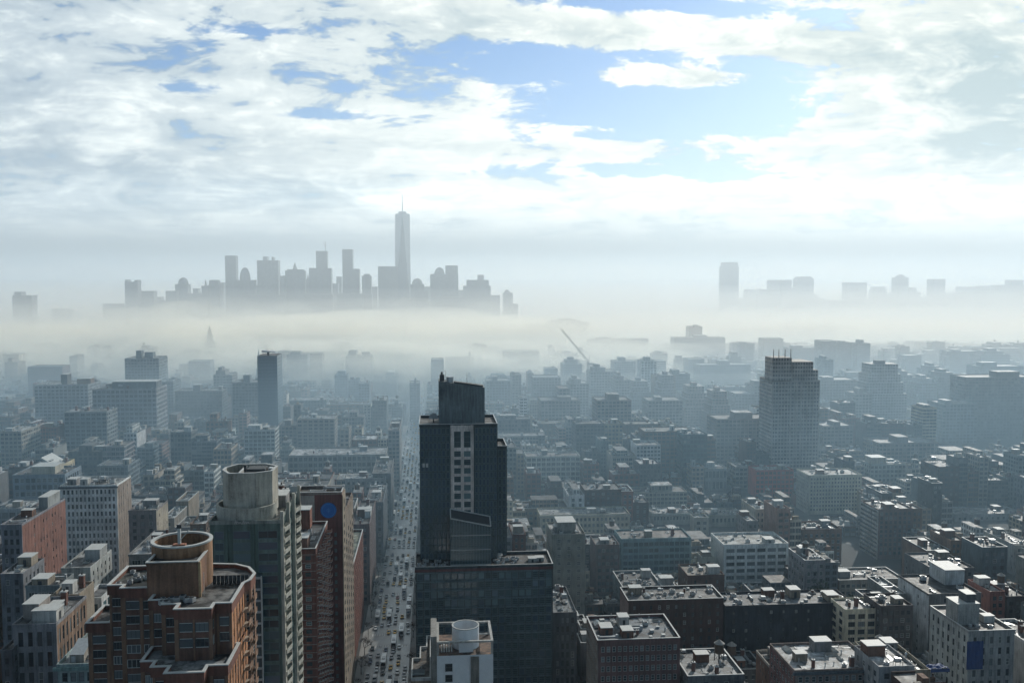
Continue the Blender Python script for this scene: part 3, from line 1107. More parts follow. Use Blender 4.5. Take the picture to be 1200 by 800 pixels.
# ---- tall slab carrying the blue disc
def disc_slab():
    t = empty('office_slab', (-48, 420, 0))
    tag(t, 'tall dark brick slab carrying a big round blue emblem near its top', 'building', 'buildings')
    x0, x1, y0, y1, z = -57.5, -38.6, 395, 446, 98.8
    poly = rect(x0, x1, y0, y1)
    W = MB()
    yr = y0 + 13
    W.prism(rect(x0, x1, y0, yr), 0, z, M_WALL, (.16, .07, .06, 0))
    W.prism(rect(x0 + .4, x1 - .1, yr + .02, y1), 0, 87, M_WALL, (.20, .16, .13, 0))
    W.box(x0 + .02, x0 + 7.5, y0 - .4, y0 + .05, 40, z - .2, M_WALL, (.36, .33, .29, 0))
    W.box(x1 - .05, x1 + .35, y0 + .6, yr - .3, 0, z - .3, M_WALL, (.32, .27, .21, 0))
    W.box(x1 - .15, x1 + .3, yr + .1, y1 - .5, 0, 86.7, M_WALL, (.26, .22, .18, 0))
    W.build('wall', t)
    rb = MB(); rb.face([(p[0], p[1], z + .02) for p in rect(x0, x1, y0, yr)], M_ROOF, (.14, .14, .14, 0)); rb.face([(p[0], p[1], 87.02) for p in rect(x0 + .4, x1 - .1, yr + .02, y1)], M_ROOF, (.16, .16, .16, 0)); rb.build('roof', t)
    ring(rect(x0, x1, y0, yr), z + .03, z + 1.0, .4, M_WALL, (.25, .2, .17, 0), cope=M_COPE, root=t)
    ring(rect(x0 + .4, x1 - .1, yr + .05, y1), 87.03, 88.0, .3, M_WALL, (.25, .2, .17, 0), root=t)
    wins = []
    for k in range(24):
        for j, xx in enumerate((-47.0, -44.2, -41.4)):
            if k >= 4: wins.append((Vector((xx, y0 - .05, z - 3.5 - 3.4 * k)), 1.2, 1.7, 0, 'sash'))
        wins.append((Vector((-53.4, y0 - .45, z - 5 - 3.4 * k)), 1.2, 2.0, 0, 'sash')) if k in (0, 3, 6) else None
        for yy in range(5):
            if yy == 0 or k > 4: wins.append((Vector((x1 + (.40 if yy == 0 else .35), 400.5 + yy * 10, z - 4 - 3.4 * k)), 2.0, 1.8, math.pi / 2, 'sash'))
    put_windows(t, [w for w in wins if w and seen(w[0])], 96)
    c = at(385, 597.5, y0)
    d = MB()
    n = 40
    def disc(r, yy, mat, seg=(0, 2 * math.pi), inner=0):
        a0, a1 = seg
        for i in range(n):
            a, b = a0 + (a1 - a0) * i / n, a0 + (a1 - a0) * (i + 1) / n
            p = [(c.x + inner * math.cos(a), yy, c.z + inner * math.sin(a)), (c.x + r * math.cos(a), yy, c.z + r * math.sin(a)),
                 (c.x + r * math.cos(b), yy, c.z + r * math.sin(b)), (c.x + inner * math.cos(b), yy, c.z + inner * math.sin(b))]
            d.face(p if inner else p[1:] + [(c.x, yy, c.z)], mat)
    disc(3.3, y0 - .30, M_BLUE)
    PB = simple('pale_blue_paint', (.05, .25, .55), .5)
    disc(2.75, y0 - .34, PB, inner=2.55)
    d.box(c.x - .14, c.x + .14, y0 - .38, y0 - .33, c.z - 1.0, c.z + .9, PB)
    disc(.75, y0 - .36, PB, seg=(-1.2, 4.2), inner=.55)
    d.build('round_emblem', t)
    clutter(t, x0 + 1, x1 - 1, y0 + 1, yr - 1, z, 4, 0)
    clutter(t, x0 + 1, x1 - 1, yr + 3, y1 - 2, 87, 8, 1)
    keep(x0 - 6, -38, y0, y1, 348, 415, 860)
    LANDMARKS.append((390, 620, 'the slab with the blue emblem'))


disc_slab()


# ---- dark glass tower on its podium, beside the avenue
def glass_tower():
    t = empty('office_tower', (12, 425, 0))
    tag(t, 'dark teal glass tower with a sloped crown rising from a wide gridded podium', 'skyscraper', 'buildings')
    DK, GR = (.045, .065, .075, 0), (.075, .11, .125, 0)
    wins = []
    W = MB()
    zp = 62.0
    X0, X1, Y0, Y1 = -8.45, at(648, 671, 407).x, 407, 427
    pod = rect(X0, X1, Y0, Y1)
    W.prism(inset(pod, .3), 0, zp - .02, M_WALL, DK)
    do_facade(W, wins, Facade((X0, Y0), (X1, Y0), 6, zp, floor=4.0, bay=2.9, ww=2.45, wh=2.7, style='tall', tint=(.055, .075, .085, 0), sptint=GR, end=.4, top=1.8, mix=.2, depth=.35))
    for k in range(13):
        W.box(X0 + .4, X1 - .4, Y0 - .16, Y0 + .04, zp - 1.9 - 4 * k, zp - 1.58 - 4 * k, M_WALL, (.14, .20, .22, 0))
    W.box(X0 - .05, X1 + .05, Y0 - .1, Y0 + .3, zp - 1.3, zp - .1, M_WALL, (.13, .055, .055, 0))
    W.build('podium', t)
    rb = MB(); rb.face([(p[0], p[1], zp) for p in pod], M_ROOF, (.12, .115, .11, 0)); rb.build('roof', t)
    ring(pod, zp, zp + 1.0, .3, M_WALL, DK, cope=M_COPE, root=t)
    # shaft
    y0 = 419.0
    sx0, sx1 = at(491, 500, y0).x, at(583, 500, y0).x
    zs = at(500, 500, y0).z
    T = MB()
    sh = rect(sx0, sx1, y0, 447)
    T.prism(inset(sh, .3), 0, zs - .02, M_WALL, DK)
    pa, pb = at(528, 520, y0).x, at(555, 520, y0).x
    tw = []
    kw = dict(floor=3.35, bay=1.75, ww=1.5, wh=2.75, style='blue', tint=(.055, .085, .095, 0), sptint=(.05, .08, .09, 0), end=.2, top=.5, mix=.35, depth=.22)
    for a, b in ((sx0, pa - .05), (pb + .05, sx1)):
        do_facade(T, tw, Facade((a, y0), (b, y0), zp + .3, zs, **kw))
    wx1 = at(594, 525, 425).x; zw = at(590, 525, 425).z
    wing = rect(sx1 + .02, wx1, 425, 445)
    T.prism(inset(wing, .3), 0, zw - .02, M_WALL, DK)
    do_facade(T, tw, Facade((sx1 + .1, 425), (wx1, 425), 30, zw, **kw))
    T.build('shaft', t)
    for poly, zz in ((sh, zs), (wing, zw)):
        r_ = MB(); r_.face([(p[0], p[1], zz) for p in poly], M_ROOF, (.2, .2, .2, 0)); r_.build('roof', t)
        ring(poly, zz, zz + 1.0, .25, M_WALL, DK, cope=M_METAL, root=t)
    # pale stone panel with paired windows
    P = MB()
    PS = (.62, .56, .52, 0)
    zb = zp + .3
    rows = []
    zz = at(540, 505, y0).z
    rows.append((at(540, 524, y0).z, zz))
    zc = at(540, 528, y0).z
    while zc - 3.9 > zb:
        rows.append((zc - 2.6, zc))
        zc -= 3.85
    cols = ((at(532, 520, y0).x, at(540, 520, y0).x), (at(543.5, 520, y0).x, at(551.5, 520, y0).x))
    ya, yb = y0 - .7, y0 + .02
    segs = [pa, cols[0][0], cols[0][1], cols[1][0], cols[1][1], pb]
    for i in (0, 2, 4):
        P.box(segs[i], segs[i + 1], ya, yb, zb, zs + .6, M_WALL, PS)
    prev = zs + .5
    for (a, b) in rows + [(zb, zb)]:
        if (a, b) == (zb, zb): b = zb
        for c0, c1 in cols:
            P.box(c0 - .02, c1 + .02, ya + .06, yb, b, prev, M_WALL, PS)
            if a < b: tw.append((Vector(((c0 + c1) / 2, ya + .4, (a + b) / 2)), c1 - c0, b - a, 0, 'tall'))
        prev = a
    P.build('stone_panel', t)
    put_windows(t, tw + wins, 98)
    # low glass prism with slanted roof frame in front of the shaft
    gx0, gx1 = at(528, 605, 411).x, at(575, 613, 411).x
    g0, g1 = at(528, 605, 411).z, at(575, 614, 411).z
    G = MB()
    G.prism(rect(gx0, gx1, 411, y0 - .8), zp + .02, g0, M_TEAL, ztop=[g0 - 1.0, g1 - 1.0, g1 + 1.6, g0 + 1.6], top=M_DARKM)
    for i in range(15):
        x = gx0 + (gx1 - gx0) * i / 14
        ztop_ = g0 + (g1 - g0) * i / 14 - 1.2
        G.box(x - .09, x + .09, 410.84, 410.99, zp + .1, ztop_, M_TEALF)
    for z_ in (zp + .3, zp + 7, zp + 13.5):
        G.box(gx0, gx1, 410.72, 410.82, z_, z_ + .35, M_FRAME)
    for k in range(6):
        z_ = zp + 2 + k * 3.3
        G.box(gx0, gx1, 410.76, 410.83, z_, z_ + .12, M_TEALF)
    G.build('glass_lobby', t)
    Fm = MB()
    a, b, c, d = (gx0, 410.8, g0 - .8), (gx1, 410.8, g1 - .8), (gx1, y0 - .9, g1 + 1.8), (gx0, y0 - .9, g0 + 1.8)
    for p, q in ((a, b), (b, c), (c, d), (d, a)):
        Fm.bar(p, q, .32, M_COPE)
    Fm.build('roof_frame', t)
    # crown
    cx0, cx1 = at(514, 447, 427).x, at(568, 455, 427).x
    zc0, zc1 = at(514, 447, 427).z, at(568, 454, 427).z
    C_ = MB()
    C_.prism(rect(cx0, cx1, 427, 440), zs + .02, zc0, M_WALL, (.15, .18, .19, 0), ztop=[zc0, zc1, zc1, zc0])
    C_.build('crown', t)
    q = MB()
    q.prism([(cx0 + 7, 427.6), (cx1 - .8, 427.6), (cx1 - .8, 430), (cx0 + 7, 430)], zc1 - .5, zc0, M_DARKM, ztop=[zc0 - .1, zc1 + .9, zc1 + .9, zc0 - .1])
    q.box(cx0 + .5, cx0 + 2.6, 428, 430, zc0, zc0 + 3.0, M_DARKM); q.box(cx0 + 1, cx0 + 1.9, 428.5, 429.5, zc0 + 3, zc0 + 4.2, M_DARKM)
    q.cyl(cx0 + 5.2, 431, zc0 - .8, zc0 + 1.8, 1.7, 1.7, M_METAL, n=14)
    q.bar((cx0 + 13, 430, zc1), (cx0 + 13, 430, zc0 + 3.4), .10, M_DARKM)
    q.bar((cx0 + 3.1, 430, zc0), (cx0 + 3.1, 430, zc0 + 4.6), .10, M_DARKM)
    q.build('rooftop_gear', t)
    q = MB(); dc = at(508, 489, 432)
    q.cyl(dc.x, 432, zs, zs + 1.6, .3, .3, M_DARKM, n=8)
    for i in range(10):
        a0, a1 = math.pi * i / 10, math.pi * (i + 1) / 10
        q.face([(dc.x, 432, zs + 1.6), (dc.x + 2.2 * math.cos(a0), 431.7, zs + 1.6 + 2.8 * math.sin(a0)), (dc.x + 2.2 * math.cos(a1), 431.7, zs + 1.6 + 2.8 * math.sin(a1))], M_METAL)
    q.build('satellite_dish', t)
    rr = random.Random(5)
    for i in range(12):
        inst('cooling_unit', AC, t, (rr.uniform(X0 + 1.5, gx0 - 1.5), rr.uniform(409, 417), zp), rr.uniform(0, 1), (.6, .6, .6 + rr.random() * .5))
    for i in range(12):
        inst('cooling_unit', AC, t, (rr.uniform(gx1 + 2, gx1 + 13), rr.uniform(410, 418), zp), rr.uniform(0, 1), (.6 + rr.random() * .4,) * 3)
    for (a, b) in ((gx1 + 4, 421), (gx1 + 19, 415), (gx1 + 22.5, 416)):
        inst('roof_bulkhead', BULKS[1], t, (a, b, zp), 0, (.9, .7, .6))
    for px_ in (496.5, 500.5):                    # two pale panels painted to imitate window lights high on the shaft
        p = at(px_, 545, y0 - .18)
        b = MB(); b.box(p.x - .5, p.x + .5, y0 - .26, y0 - .2, p.z - .9, p.z + .9, M_FRAME); b.build('painted_window_light', t)
    keep(X0, max(X1, wx1), 405, 449, 482, 650, 860)
    LANDMARKS.append((540, 560, 'the dark glass tower'))


glass_tower()


# ---- white block with the open drum, at the foot of the dark tower
def drum_block():
    t = empty('apartment_building', (8, 345, 0))
    tag(t, 'white rendered building with an open white drum and concrete frame on its roof', 'building', 'buildings')
    z = 54.0
    bx0, bx1 = at(512, 775, 331).x, at(578, 775, 331).x
    wins = []
    W = MB()
    W.prism(rect(bx0, bx1, 331, 351), 0, z, M_WHITE)
    W.box(bx0 - 2.2, bx0 - .02, 331.4, 350, 0, 61, M_WALL, (.30, .29, .27, 0))
    W.box(bx0 + 12.2, bx0 + 15.2, 330.6, 330.98, 0, z - .6, M_WALL, (.22, .21, .19, 0))
    ter = [(-8.45, 331), (bx0 - 2.25, 331), (bx0 - 2.25, 371), (-3.2, 371), (-3.2, 360), (-5.6, 360), (-5.6, 349), (-8.45, 349)]
    W.prism(ter, 0, 45, M_WALL, (.22, .17, .13, 0))
    W.build('wall', t)
    ring(ter, 45.02, 46, .3, M_WALL, (.4, .4, .4), cope=M_COPE, root=t)
    rb = MB(); rb.face([(p[0], p[1], 45.01) for p in ter], M_ROOF, (.13, .115, .10, 0)); rb.face([(p[0], p[1], z + .01) for p in rect(bx0, bx1, 331, 351)], M_ROOF, (.22, .14, .10, 0)); rb.build('roof', t)
    cxd, cyd = at(545.5, 745, 340).x, 340
    D = MB(); D.tube(cxd, cyd, z + .02, 61.6, 5.0, .35, M_WHITE, n=48); D.cyl(cxd, cyd, 55, 55.2, 4.6, 4.6, M_DARKM, n=32); D.build('drum', t)
    D = MB(); D.tube(cxd, cyd, 61.6, 61.9, 5.1, .5, M_COPE, n=48); D.build('drum_rim', t)
    b = MB(); b.box(cxd - 2.6, cxd + 2.6, 333.4, 335, z + .02, 58.0, M_WHITE); b.build('drum_base', t)
    fr = MB()
    for x in (bx0 + .4, bx1 - .4):
        for y in (331.5, 350.5):
            fr.box(x - .4, x + .4, y - .4, y + .4, z + .02, 58.4, M_WALL, (.42, .42, .40, 0))
    for x in (bx0 + .4, bx1 - .4):
        fr.box(x - .45, x + .45, 331, 351, 58.4, 59.1, M_WALL, (.45, .45, .43, 0))
    for y in (331.5, 350.5):
        fr.box(bx0 + .87, bx1 - .87, y - .45, y + .45, 58.42, 59.08, M_WALL, (.45, .45, .43, 0))
    fr.build('roof_frame', t)
    p = MB()
    for i in range(5):
        p.box(bx0 + 1.5 + i * .9, bx0 + 2.0 + i * .9, 333, 339, z + .5, z + 1.0 + (i % 2) * .8, M_COPE)
    p.box(bx1 - 5, bx1 - 1.2, 346, 346.6, z + 1.5, z + 2, M_COPE)
    p.build('pipework', t)
    wins = [(Vector((bx0 + 4.3, 330.95, z - 4.4)), 2.6, 2.9, 0, 'sash'), (Vector((bx0 + 4.3, 330.95, z - 8.4)), 2.6, 2.6, 0, 'sash')]
    put_windows(t, wins)
    clutter(t, -7.5, bx0 - 3, 333, 345, 45, 5, 0)
    keep(-8.5, bx1 + 1, 328, 372, 478, 580, 860)
    LANDMARKS.append((540, 775, 'the white building with the open drum'))


drum_block()

# ---------------------------------------------------------------- table of buildings read off the photograph
# x0,x1,ytop: front wall in the picture; Y distance; dep depth; yb: lowest picture row that stays free of anything nearer
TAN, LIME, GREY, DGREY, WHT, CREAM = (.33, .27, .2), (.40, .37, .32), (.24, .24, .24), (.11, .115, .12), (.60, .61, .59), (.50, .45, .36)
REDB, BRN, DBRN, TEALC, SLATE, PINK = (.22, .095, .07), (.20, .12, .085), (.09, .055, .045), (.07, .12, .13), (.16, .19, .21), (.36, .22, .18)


def hero(x0, x1, yt, Y, dep, tint, label, short=None, yb=None, cat='building', style='sash', floor=3.7, bay=3.6, ww=1.9, wh=2.1,
         side='same', near=None, bulk=1, n=6, roof=None, cornice=None, cope=False, sidetint=None, wt=0, top=1.0, extra=None, group='buildings', name='city_building'):
    a, b = at(x0, yt, Y), at(x1, yt, Y)
    X0, X1, z = a.x, b.x, a.z
    y0, y1 = Y, Y + dep
    near = Y < 760 if near is None else near
    t = empty(name, ((X0 + X1) / 2, (y0 + y1) / 2, 0))
    tag(t, label, cat, group)
    poly = rect(X0, X1, y0, y1)
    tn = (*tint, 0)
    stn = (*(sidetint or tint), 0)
    leftside = (X0 + X1) / 2 > -20           # which flank the camera sees
    roof = roof or R.choice(((.16, .16, .16), (.3, .3, .3), (.42, .42, .41), (.22, .2, .19)))
    W = MB()
    zc = max(0, z - 75)
    if near:
        q = inset(poly, .3)
        W.prism(q, 0, z - .02, M_WALL, stn)
        wins = []
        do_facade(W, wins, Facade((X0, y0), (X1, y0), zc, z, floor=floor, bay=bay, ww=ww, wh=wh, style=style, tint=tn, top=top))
        if 0 == 0 and (side == 'sparse' or (side == 'blank' and dep > 14)):
            rr_ = random.Random(int(Y * 7 + x0))
            bays_ = [rr_.random() < .45 for _ in range(40)]
            sk = lambda i, j: (not bays_[i]) or rr_.random() < .25
            a_, b_ = ((X0, y1), (X0, y0)) if leftside else ((X1, y0), (X1, y1))
            do_facade(W, wins, Facade(a_, b_, zc, z, floor=floor, bay=3.4, ww=1.0, wh=1.6, style='sash', tint=stn, top=top + .8, skip=sk, depth=.3))
        elif side != 'blank':
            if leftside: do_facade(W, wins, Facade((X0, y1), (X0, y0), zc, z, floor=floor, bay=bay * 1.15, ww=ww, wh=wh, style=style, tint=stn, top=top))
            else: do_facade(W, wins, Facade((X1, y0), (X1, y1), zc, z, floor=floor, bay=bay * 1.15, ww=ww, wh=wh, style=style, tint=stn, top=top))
        else:
            if leftside: W.box(X0, X0 + .35, y0 + .32, y1, 0, z - .01, M_WALL, stn)
            else: W.box(X1 - .35, X1, y0 + .32, y1, 0, z - .01, M_WALL, stn)
        W.build('wall', t)
        put_windows(t, wins, 80)
    else:
        tt = (*tint, .2 + .6 * (ww / bay))
        W.box(X0, X1, y0, y1, 0, z, M_FAR, tt, bays=(bay, floor, 1 | (0 if side == 'blank' else 2 | 8)))
        W.build('wall', t)
    rb = MB(); rb.face([(p[0], p[1], z + .02) for p in inset(poly, .02)], M_ROOF, (*roof, 0)); rb.build('roof', t)
    ring(poly, z + .03, z + 1.0, .35, M_WALL, tn, cope=M_COPE if cope else None, root=t)
    if cornice:
        c = MB(); c.box(X0 - .7, X1 + .7, y0 - .75, y0 - .01, z - .7, z + .25, M_WALL, (*cornice, 0)); c.build('cornice', t)
    if bulk or n:
        clutter(t, X0 + 1.2, X1 - 1.2, y0 + 1.5, y1 - 1.2, z, int(n * 1.7) if n > 2 else n, bulk)
    for k in range(wt):
        water_tower(X0 + (X1 - X0) * (.35 + .3 * k), y0 + dep * .55, z, 'water tank on the roof of the ' + ' '.join(label.split()[:7]))
    if extra: extra(t, X0, X1, y0, y1, z)
    keep(X0, X1, y0, y1, x0, x1, yb if yb else yt + 26)
    LANDMARKS.append(((x0 + x1) / 2, yt + 15, short)) if short else None
    USED.append(label)
    return t


def ex_box(fx0, fx1, fy0, fy1, h, tint, name='roof_house', cope=True):
    def f(t, X0, X1, y0, y1, z):
        b = MB()
        a, c = X0 + (X1 - X0) * fx0, X0 + (X1 - X0) * fx1
        d, e = y0 + (y1 - y0) * fy0, y0 + (y1 - y0) * fy1
        b.box(a, c, d, e, z + .03, z + h, M_WALL, (*tint, 0), top=M_ROOF, toptint=(.4, .4, .4, 0))
        if cope: b.box(a - .2, c + .2, d - .2, e + .2, z + h, z + h + .25, M_COPE)
        b.build(name, t)
    return f


def both(*fs):
    def f(*a):
        for g in fs: g(*a)
    return f


def shed(t, X0, X1, y0, y1, z):
    b = MB()
    b.prism([(X0 + 2.5, y0 + 3), (X0 + 6.5, y0 + 3), (X0 + 6.5, y0 + 10), (X0 + 2.5, y0 + 10)], z + .03, z + 3, M_WALL, (.3, .28, .25, 0), ztop=[z + 2.4, z + 2.4, z + 4.6, z + 4.6], top=M_METAL)
    b.box(X0 + 3, X0 + 4.2, y0 + 2.9, y0 + 2.99, z + .1, z + 2, M_METAL)
    b.build('roof_shed', t)


# left of the avenue, front rows
hero(14, 66, 735, 300, 26, (.26, .27, .29), 'grey stone building with five tall window bays and a deep shaded porch', 'the grey five-bay building', yb=860,
     floor=6.5, bay=2.7, ww=1.5, wh=4.6, sidetint=(.27, .18, .13), side='same', n=3, extra=both(ex_box(.05, .42, .25, .6, 5, (.30, .27, .25)), ex_box(.5, .75, .3, .6, 3, (.2, .25, .28))))
hero(66, 123, 782, 268, 30, (.30, .38, .38), 'low teal-trimmed building whose wide pale roof carries a lean-to shed', 'the pale flat roof with the shed', yb=860,
     roof=(.40, .41, .42), cornice=(.22, .33, .32), floor=4.2, bay=2.3, ww=1.5, wh=2.6, style='sash', n=3, bulk=0, extra=shed)
hero(98, 119, 704, 352, 16, (.62, .63, .63), 'small glass box building framed in white', yb=760, floor=3.7, bay=4.0, ww=3.4, wh=3.1, style='teal', n=1, bulk=0, cope=True)
hero(0, 25.5, 617, 430, 50, (.24, .25, .28), 'grey arched-window block with a long salmon red flank', 'the block with the salmon red flank', yb=712,
     floor=4.2, bay=2.6, ww=1.5, wh=2.6, sidetint=(.26, .13, .105), side='blank', roof=(.35, .35, .36), extra=ex_box(.5, .95, .6, .9, 6, (.34, .36, .36)), n=5)
hero(70, 137, 571, 520, 24, (.74, .76, .75), 'white gridded loft block with paired windows and brown blank flank', 'the white gridded loft block', yb=650,
     floor=4.0, bay=2.05, ww=1.15, wh=2.4, sidetint=(.30, .24, .2), side='blank', cornice=(.13, .15, .17), n=8, bulk=2)
hero(71, 106, 668, 395, 26, (.40, .42, .41), 'low pale house with a square roof room above a flat deck', 'the pale house with the roof room', yb=700, floor=3.6, bay=4, ww=1.4, wh=1.8,
     roof=(.33, .33, .33), extra=ex_box(.42, .95, .5, .85, 4.5, (.40, .42, .42)), n=2, bulk=0)
hero(0, 27, 675, 372, 20, (.2, .21, .23), 'narrow dark grey walk-up at the frame edge below the salmon flank', yb=730, floor=3.6, bay=3, ww=1.5, wh=2.2)
hero(29, 70, 689, 362, 14, (.22, .25, .26), 'squat slate-grey workshop with wide windows in front of the pale house', yb=712, floor=4.0, bay=4, ww=3.2, wh=2.0, style='wide')
hero(60, 93, 700, 330, 14, (.34, .29, .23), 'tan low building with a pitted roof behind the grey five-bay building', yb=735, floor=3.6, bay=3.6, side='blank')
hero(0, 14, 765, 296, 30, (.13, .14, .16), 'dark low building with a white roof at the bottom corner', yb=860, roof=(.5, .5, .5))
hero(-10, 47, 598, 590, 26, (.27, .30, .33), 'blue-grey loft building of broad paired windows behind the red flank', 'the blue-grey paired-window loft', yb=620, floor=5, bay=4.4, ww=3.6, wh=3.6, style='industrial')
hero(14, 76, 558, 650, 30, (.22, .27, .32), 'slate blue loft building with a stepped cream roof house', 'the slate blue loft', yb=590, floor=4.6, bay=3.6, ww=2.7, wh=3.0, style='industrial', extra=ex_box(.3, .75, .2, .7, 5, (.5, .45, .36)))
hero(46, 74, 546, 700, 22, (.55, .46, .30), 'butter yellow building with a pitched white roof', 'the butter yellow building', yb=560,
     extra=lambda t, X0, X1, y0, y1, z: (lambda b: (b.prism([(X0 + 1, y0 + 1), (X0 + 9, y0 + 1), (X0 + 9, y1 - 1), (X0 + 1, y1 - 1)], z, z + 1, M_WALL, (.5, .5, .48, 0), ztop=[z + 6, z + 1, z + 1, z + 6], top=M_COPE), b.build('pitched_roof', t)))(MB()))
hero(150, 183, 600, 500, 22, (.23, .22, .22), 'narrow dusky block with an angled pale gable beside the white gridded loft', yb=640, side='blank', sidetint=(.4, .35, .28))
hero(150, 181, 652, 420, 40, (.24, .25, .25), 'long low garage with a pale flat roof behind the round drum', yb=668, roof=(.45, .46, .47), floor=4, bay=5, ww=3.8, wh=2.2, style='wide')
hero(113, 150, 547, 760, 30, SLATE, 'long slate-coloured warehouse beyond the white gridded loft', yb=568, bay=3, ww=2)
hero(108, 183, 457, 1000, 40, (.30, .31, .33), 'wide pale grey office block with close rows of windows in the haze', 'the wide pale grey office block', yb=500, bay=4.5, ww=2.6, floor=4.5, extra=ex_box(.25, .95, .3, .8, 7, SLATE), sidetint=(.4, .3, .25))
hero(146, 186, 421, 1230, 40, SLATE, 'tall bluish apartment tower with ragged rooftop plant above the office block', 'the ragged-topped hazy tower', yb=455, bay=4, extra=both(ex_box(.25, .4, .3, .6, 10, SLATE), ex_box(.5, .75, .3, .6, 8, SLATE)), cat='apartment building')
hero(40, 103, 452, 1060, 40, (.27, .29, .31), 'broad hazy office block with a stubby roof turret', yb=482, bay=4.5, extra=both(ex_box(.42, .54, .3, .6, 11, DGREY), ex_box(.72, .98, .3, .6, 6, BRN)))
hero(75, 125, 484, 900, 30, (.24, .26, .27), 'flat-topped dim block with a white end wall', yb=512, bay=5, ww=3.5)
hero(0, 25, 507, 850, 40, (.33, .31, .27), 'low tan building with a pale roof against the frame edge', yb=530)
hero(187, 203, 448, 1180, 34, SLATE, 'narrow blue-grey slab beside the ragged-topped tower', yb=475)
hero(205, 260, 459, 1150, 30, DGREY, 'dark flat-roofed block with small roof blocks in the haze', yb=490, extra=ex_box(.35, .5, .3, .6, 7, DGREY))
hero(272, 302, 449, 1120, 30, SLATE, 'dim shoulder block pressed against the blue glass tower', yb=480, extra=ex_box(.4, .65, .2, .6, 9, SLATE))


def tcap(t, X0, X1, y0, y1, z):
    b = MB(); m_ = (X0 + X1) / 2
    b.box(m_ - 1, m_ + 1, y0 + 6, y0 + 8, z, z + 4, M_DARKM)
    b.prism([(X0 + 4, y0 + 3), (X1 - 2, y0 + 3), (X1 - 2, y0 + 14), (X0 + 4, y0 + 14)], z + 3.4, z + 4, M_METAL, ztop=[z + 5.4, z + 4.2, z + 4.2, z + 5.4]); b.build('roof_canopy', t)


def glassy(x0, x1, yt, Y, dep, label, short, yb, tint=(.05, .09, .13)):
    a, b = at(x0, yt, Y), at(x1, yt, Y)
    X0, X1, z = a.x, b.x, a.z
    t = empty('glass_tower', ((X0 + X1) / 2, Y + dep / 2, 0)); tag(t, label, 'skyscraper', 'buildings')
    W = MB(); W.box(X0, X1, Y, Y + dep, 0, z, M_BLUEG)
    for k in range(int(z / 3.6)):
        W.box(X0 - .12, X1 + .12, Y - .12, Y + dep, z - k * 3.6 - .5, z - k * 3.6 + .1, M_TEALF)
    W.build('curtain_wall', t)
    nb = int((X1 - X0) / 3)
    V = MB()
    for i in range(nb + 1):
        x = X0 + (X1 - X0) * i / nb
        V.box(x - .12, x + .12, Y - .25, Y - .13, 0, z, M_TEALF)
    V.build('mullions', t)
    rb = MB(); rb.face([(p[0], p[1], z + .15) for p in rect(X0, X1, Y, Y + dep)], M_ROOF, (.2, .2, .2, 0)); rb.build('roof', t)
    if 'canopy' in label: tcap(t, X0, X1, Y, Y + dep, z)
    keep(X0, X1, Y, Y + dep, x0, x1, yb); LANDMARKS.append(((x0 + x1) / 2, yt + 20, short)) if short else None
    return t


glassy(301.5, 324.5, 417, 1000, 34, 'slim blue glass tower capped by a tilted thin canopy', 'the slim blue glass tower', 500)
hero(338, 452, 535, 790, 36, (.34, .34, .32), 'long pale department store of many small bays under a white roof', 'the long pale store', yb=556, bay=4, ww=2.0, floor=5, roof=(.5, .5, .5), n=8)
hero(404, 452, 562, 700, 24, (.30, .31, .31), 'pale store building with a bright white flat roof beside the avenue', yb=584, roof=(.62, .62, .6), floor=4.2, bay=3.4)
hero(326, 384, 572, 600, 22, (.36, .34, .30), 'cream warehouse with a row of arched top windows behind the blue emblem', yb=580, bay=4.4, ww=2.6, wh=2.2, floor=5)
hero(286, 322, 505, 860, 24, (.46, .48, .47), 'white-fronted three-bay building in the mid distance', yb=530, bay=4, ww=2.6, extra=ex_box(.1, .5, .2, .6, 4, WHT))
hero(348, 392, 492, 950, 30, (.30, .27, .24), 'tan block with a paired front and sunlit edge facing the avenue', yb=525, bay=5)
hero(436, 453, 470, 1080, 40, DGREY, 'dark narrow tower standing over the avenue traffic', 'the dark narrow avenue tower', yb=510)
hero(392, 407, 440, 1400, 30, SLATE, 'pale blue stepped tower half lost in mist', yb=465, extra=ex_box(.2, .8, .2, .8, 6, SLATE))
hero(408, 420, 446, 1350, 30, SLATE, 'small misty tower leaning against the stepped one', yb=465)
hero(420, 433, 450, 1250, 24, (.2, .23, .26), 'flat-topped misty block near the avenue', yb=470)
hero(452, 465, 441, 1500, 60, SLATE, 'faint tower just beyond the dark narrow avenue tower', yb=470, extra=ex_box(.1, .7, .1, .8, 6, SLATE))
hero(455, 468, 505, 850, 60, (.28, .26, .25), 'low avenue-side building with sunlit kerb edge', yb=530)
hero(398, 413, 668, 452, 70, (.19, .07, .05), 'low red-brown building with a long cream roof gutter facing the avenue', 'the low red-brown avenue building', yb=760, roof=(.32, .34, .26), cope=True, n=4, bulk=0)
hero(413, 433, 616, 540, 58, (.17, .13, .13), 'dusky avenue building with a small bright roof room', yb=650, extra=ex_box(.6, .95, .3, .5, 4, WHT))
hero(428, 449, 590, 620, 58, (.13, .15, .17), 'dark avenue-side walk-up beyond the dusky one', yb=612)
hero(436, 458, 556, 705, 58, (.20, .2, .2), 'grey avenue-side building opposite the dark glass tower', yb=580)

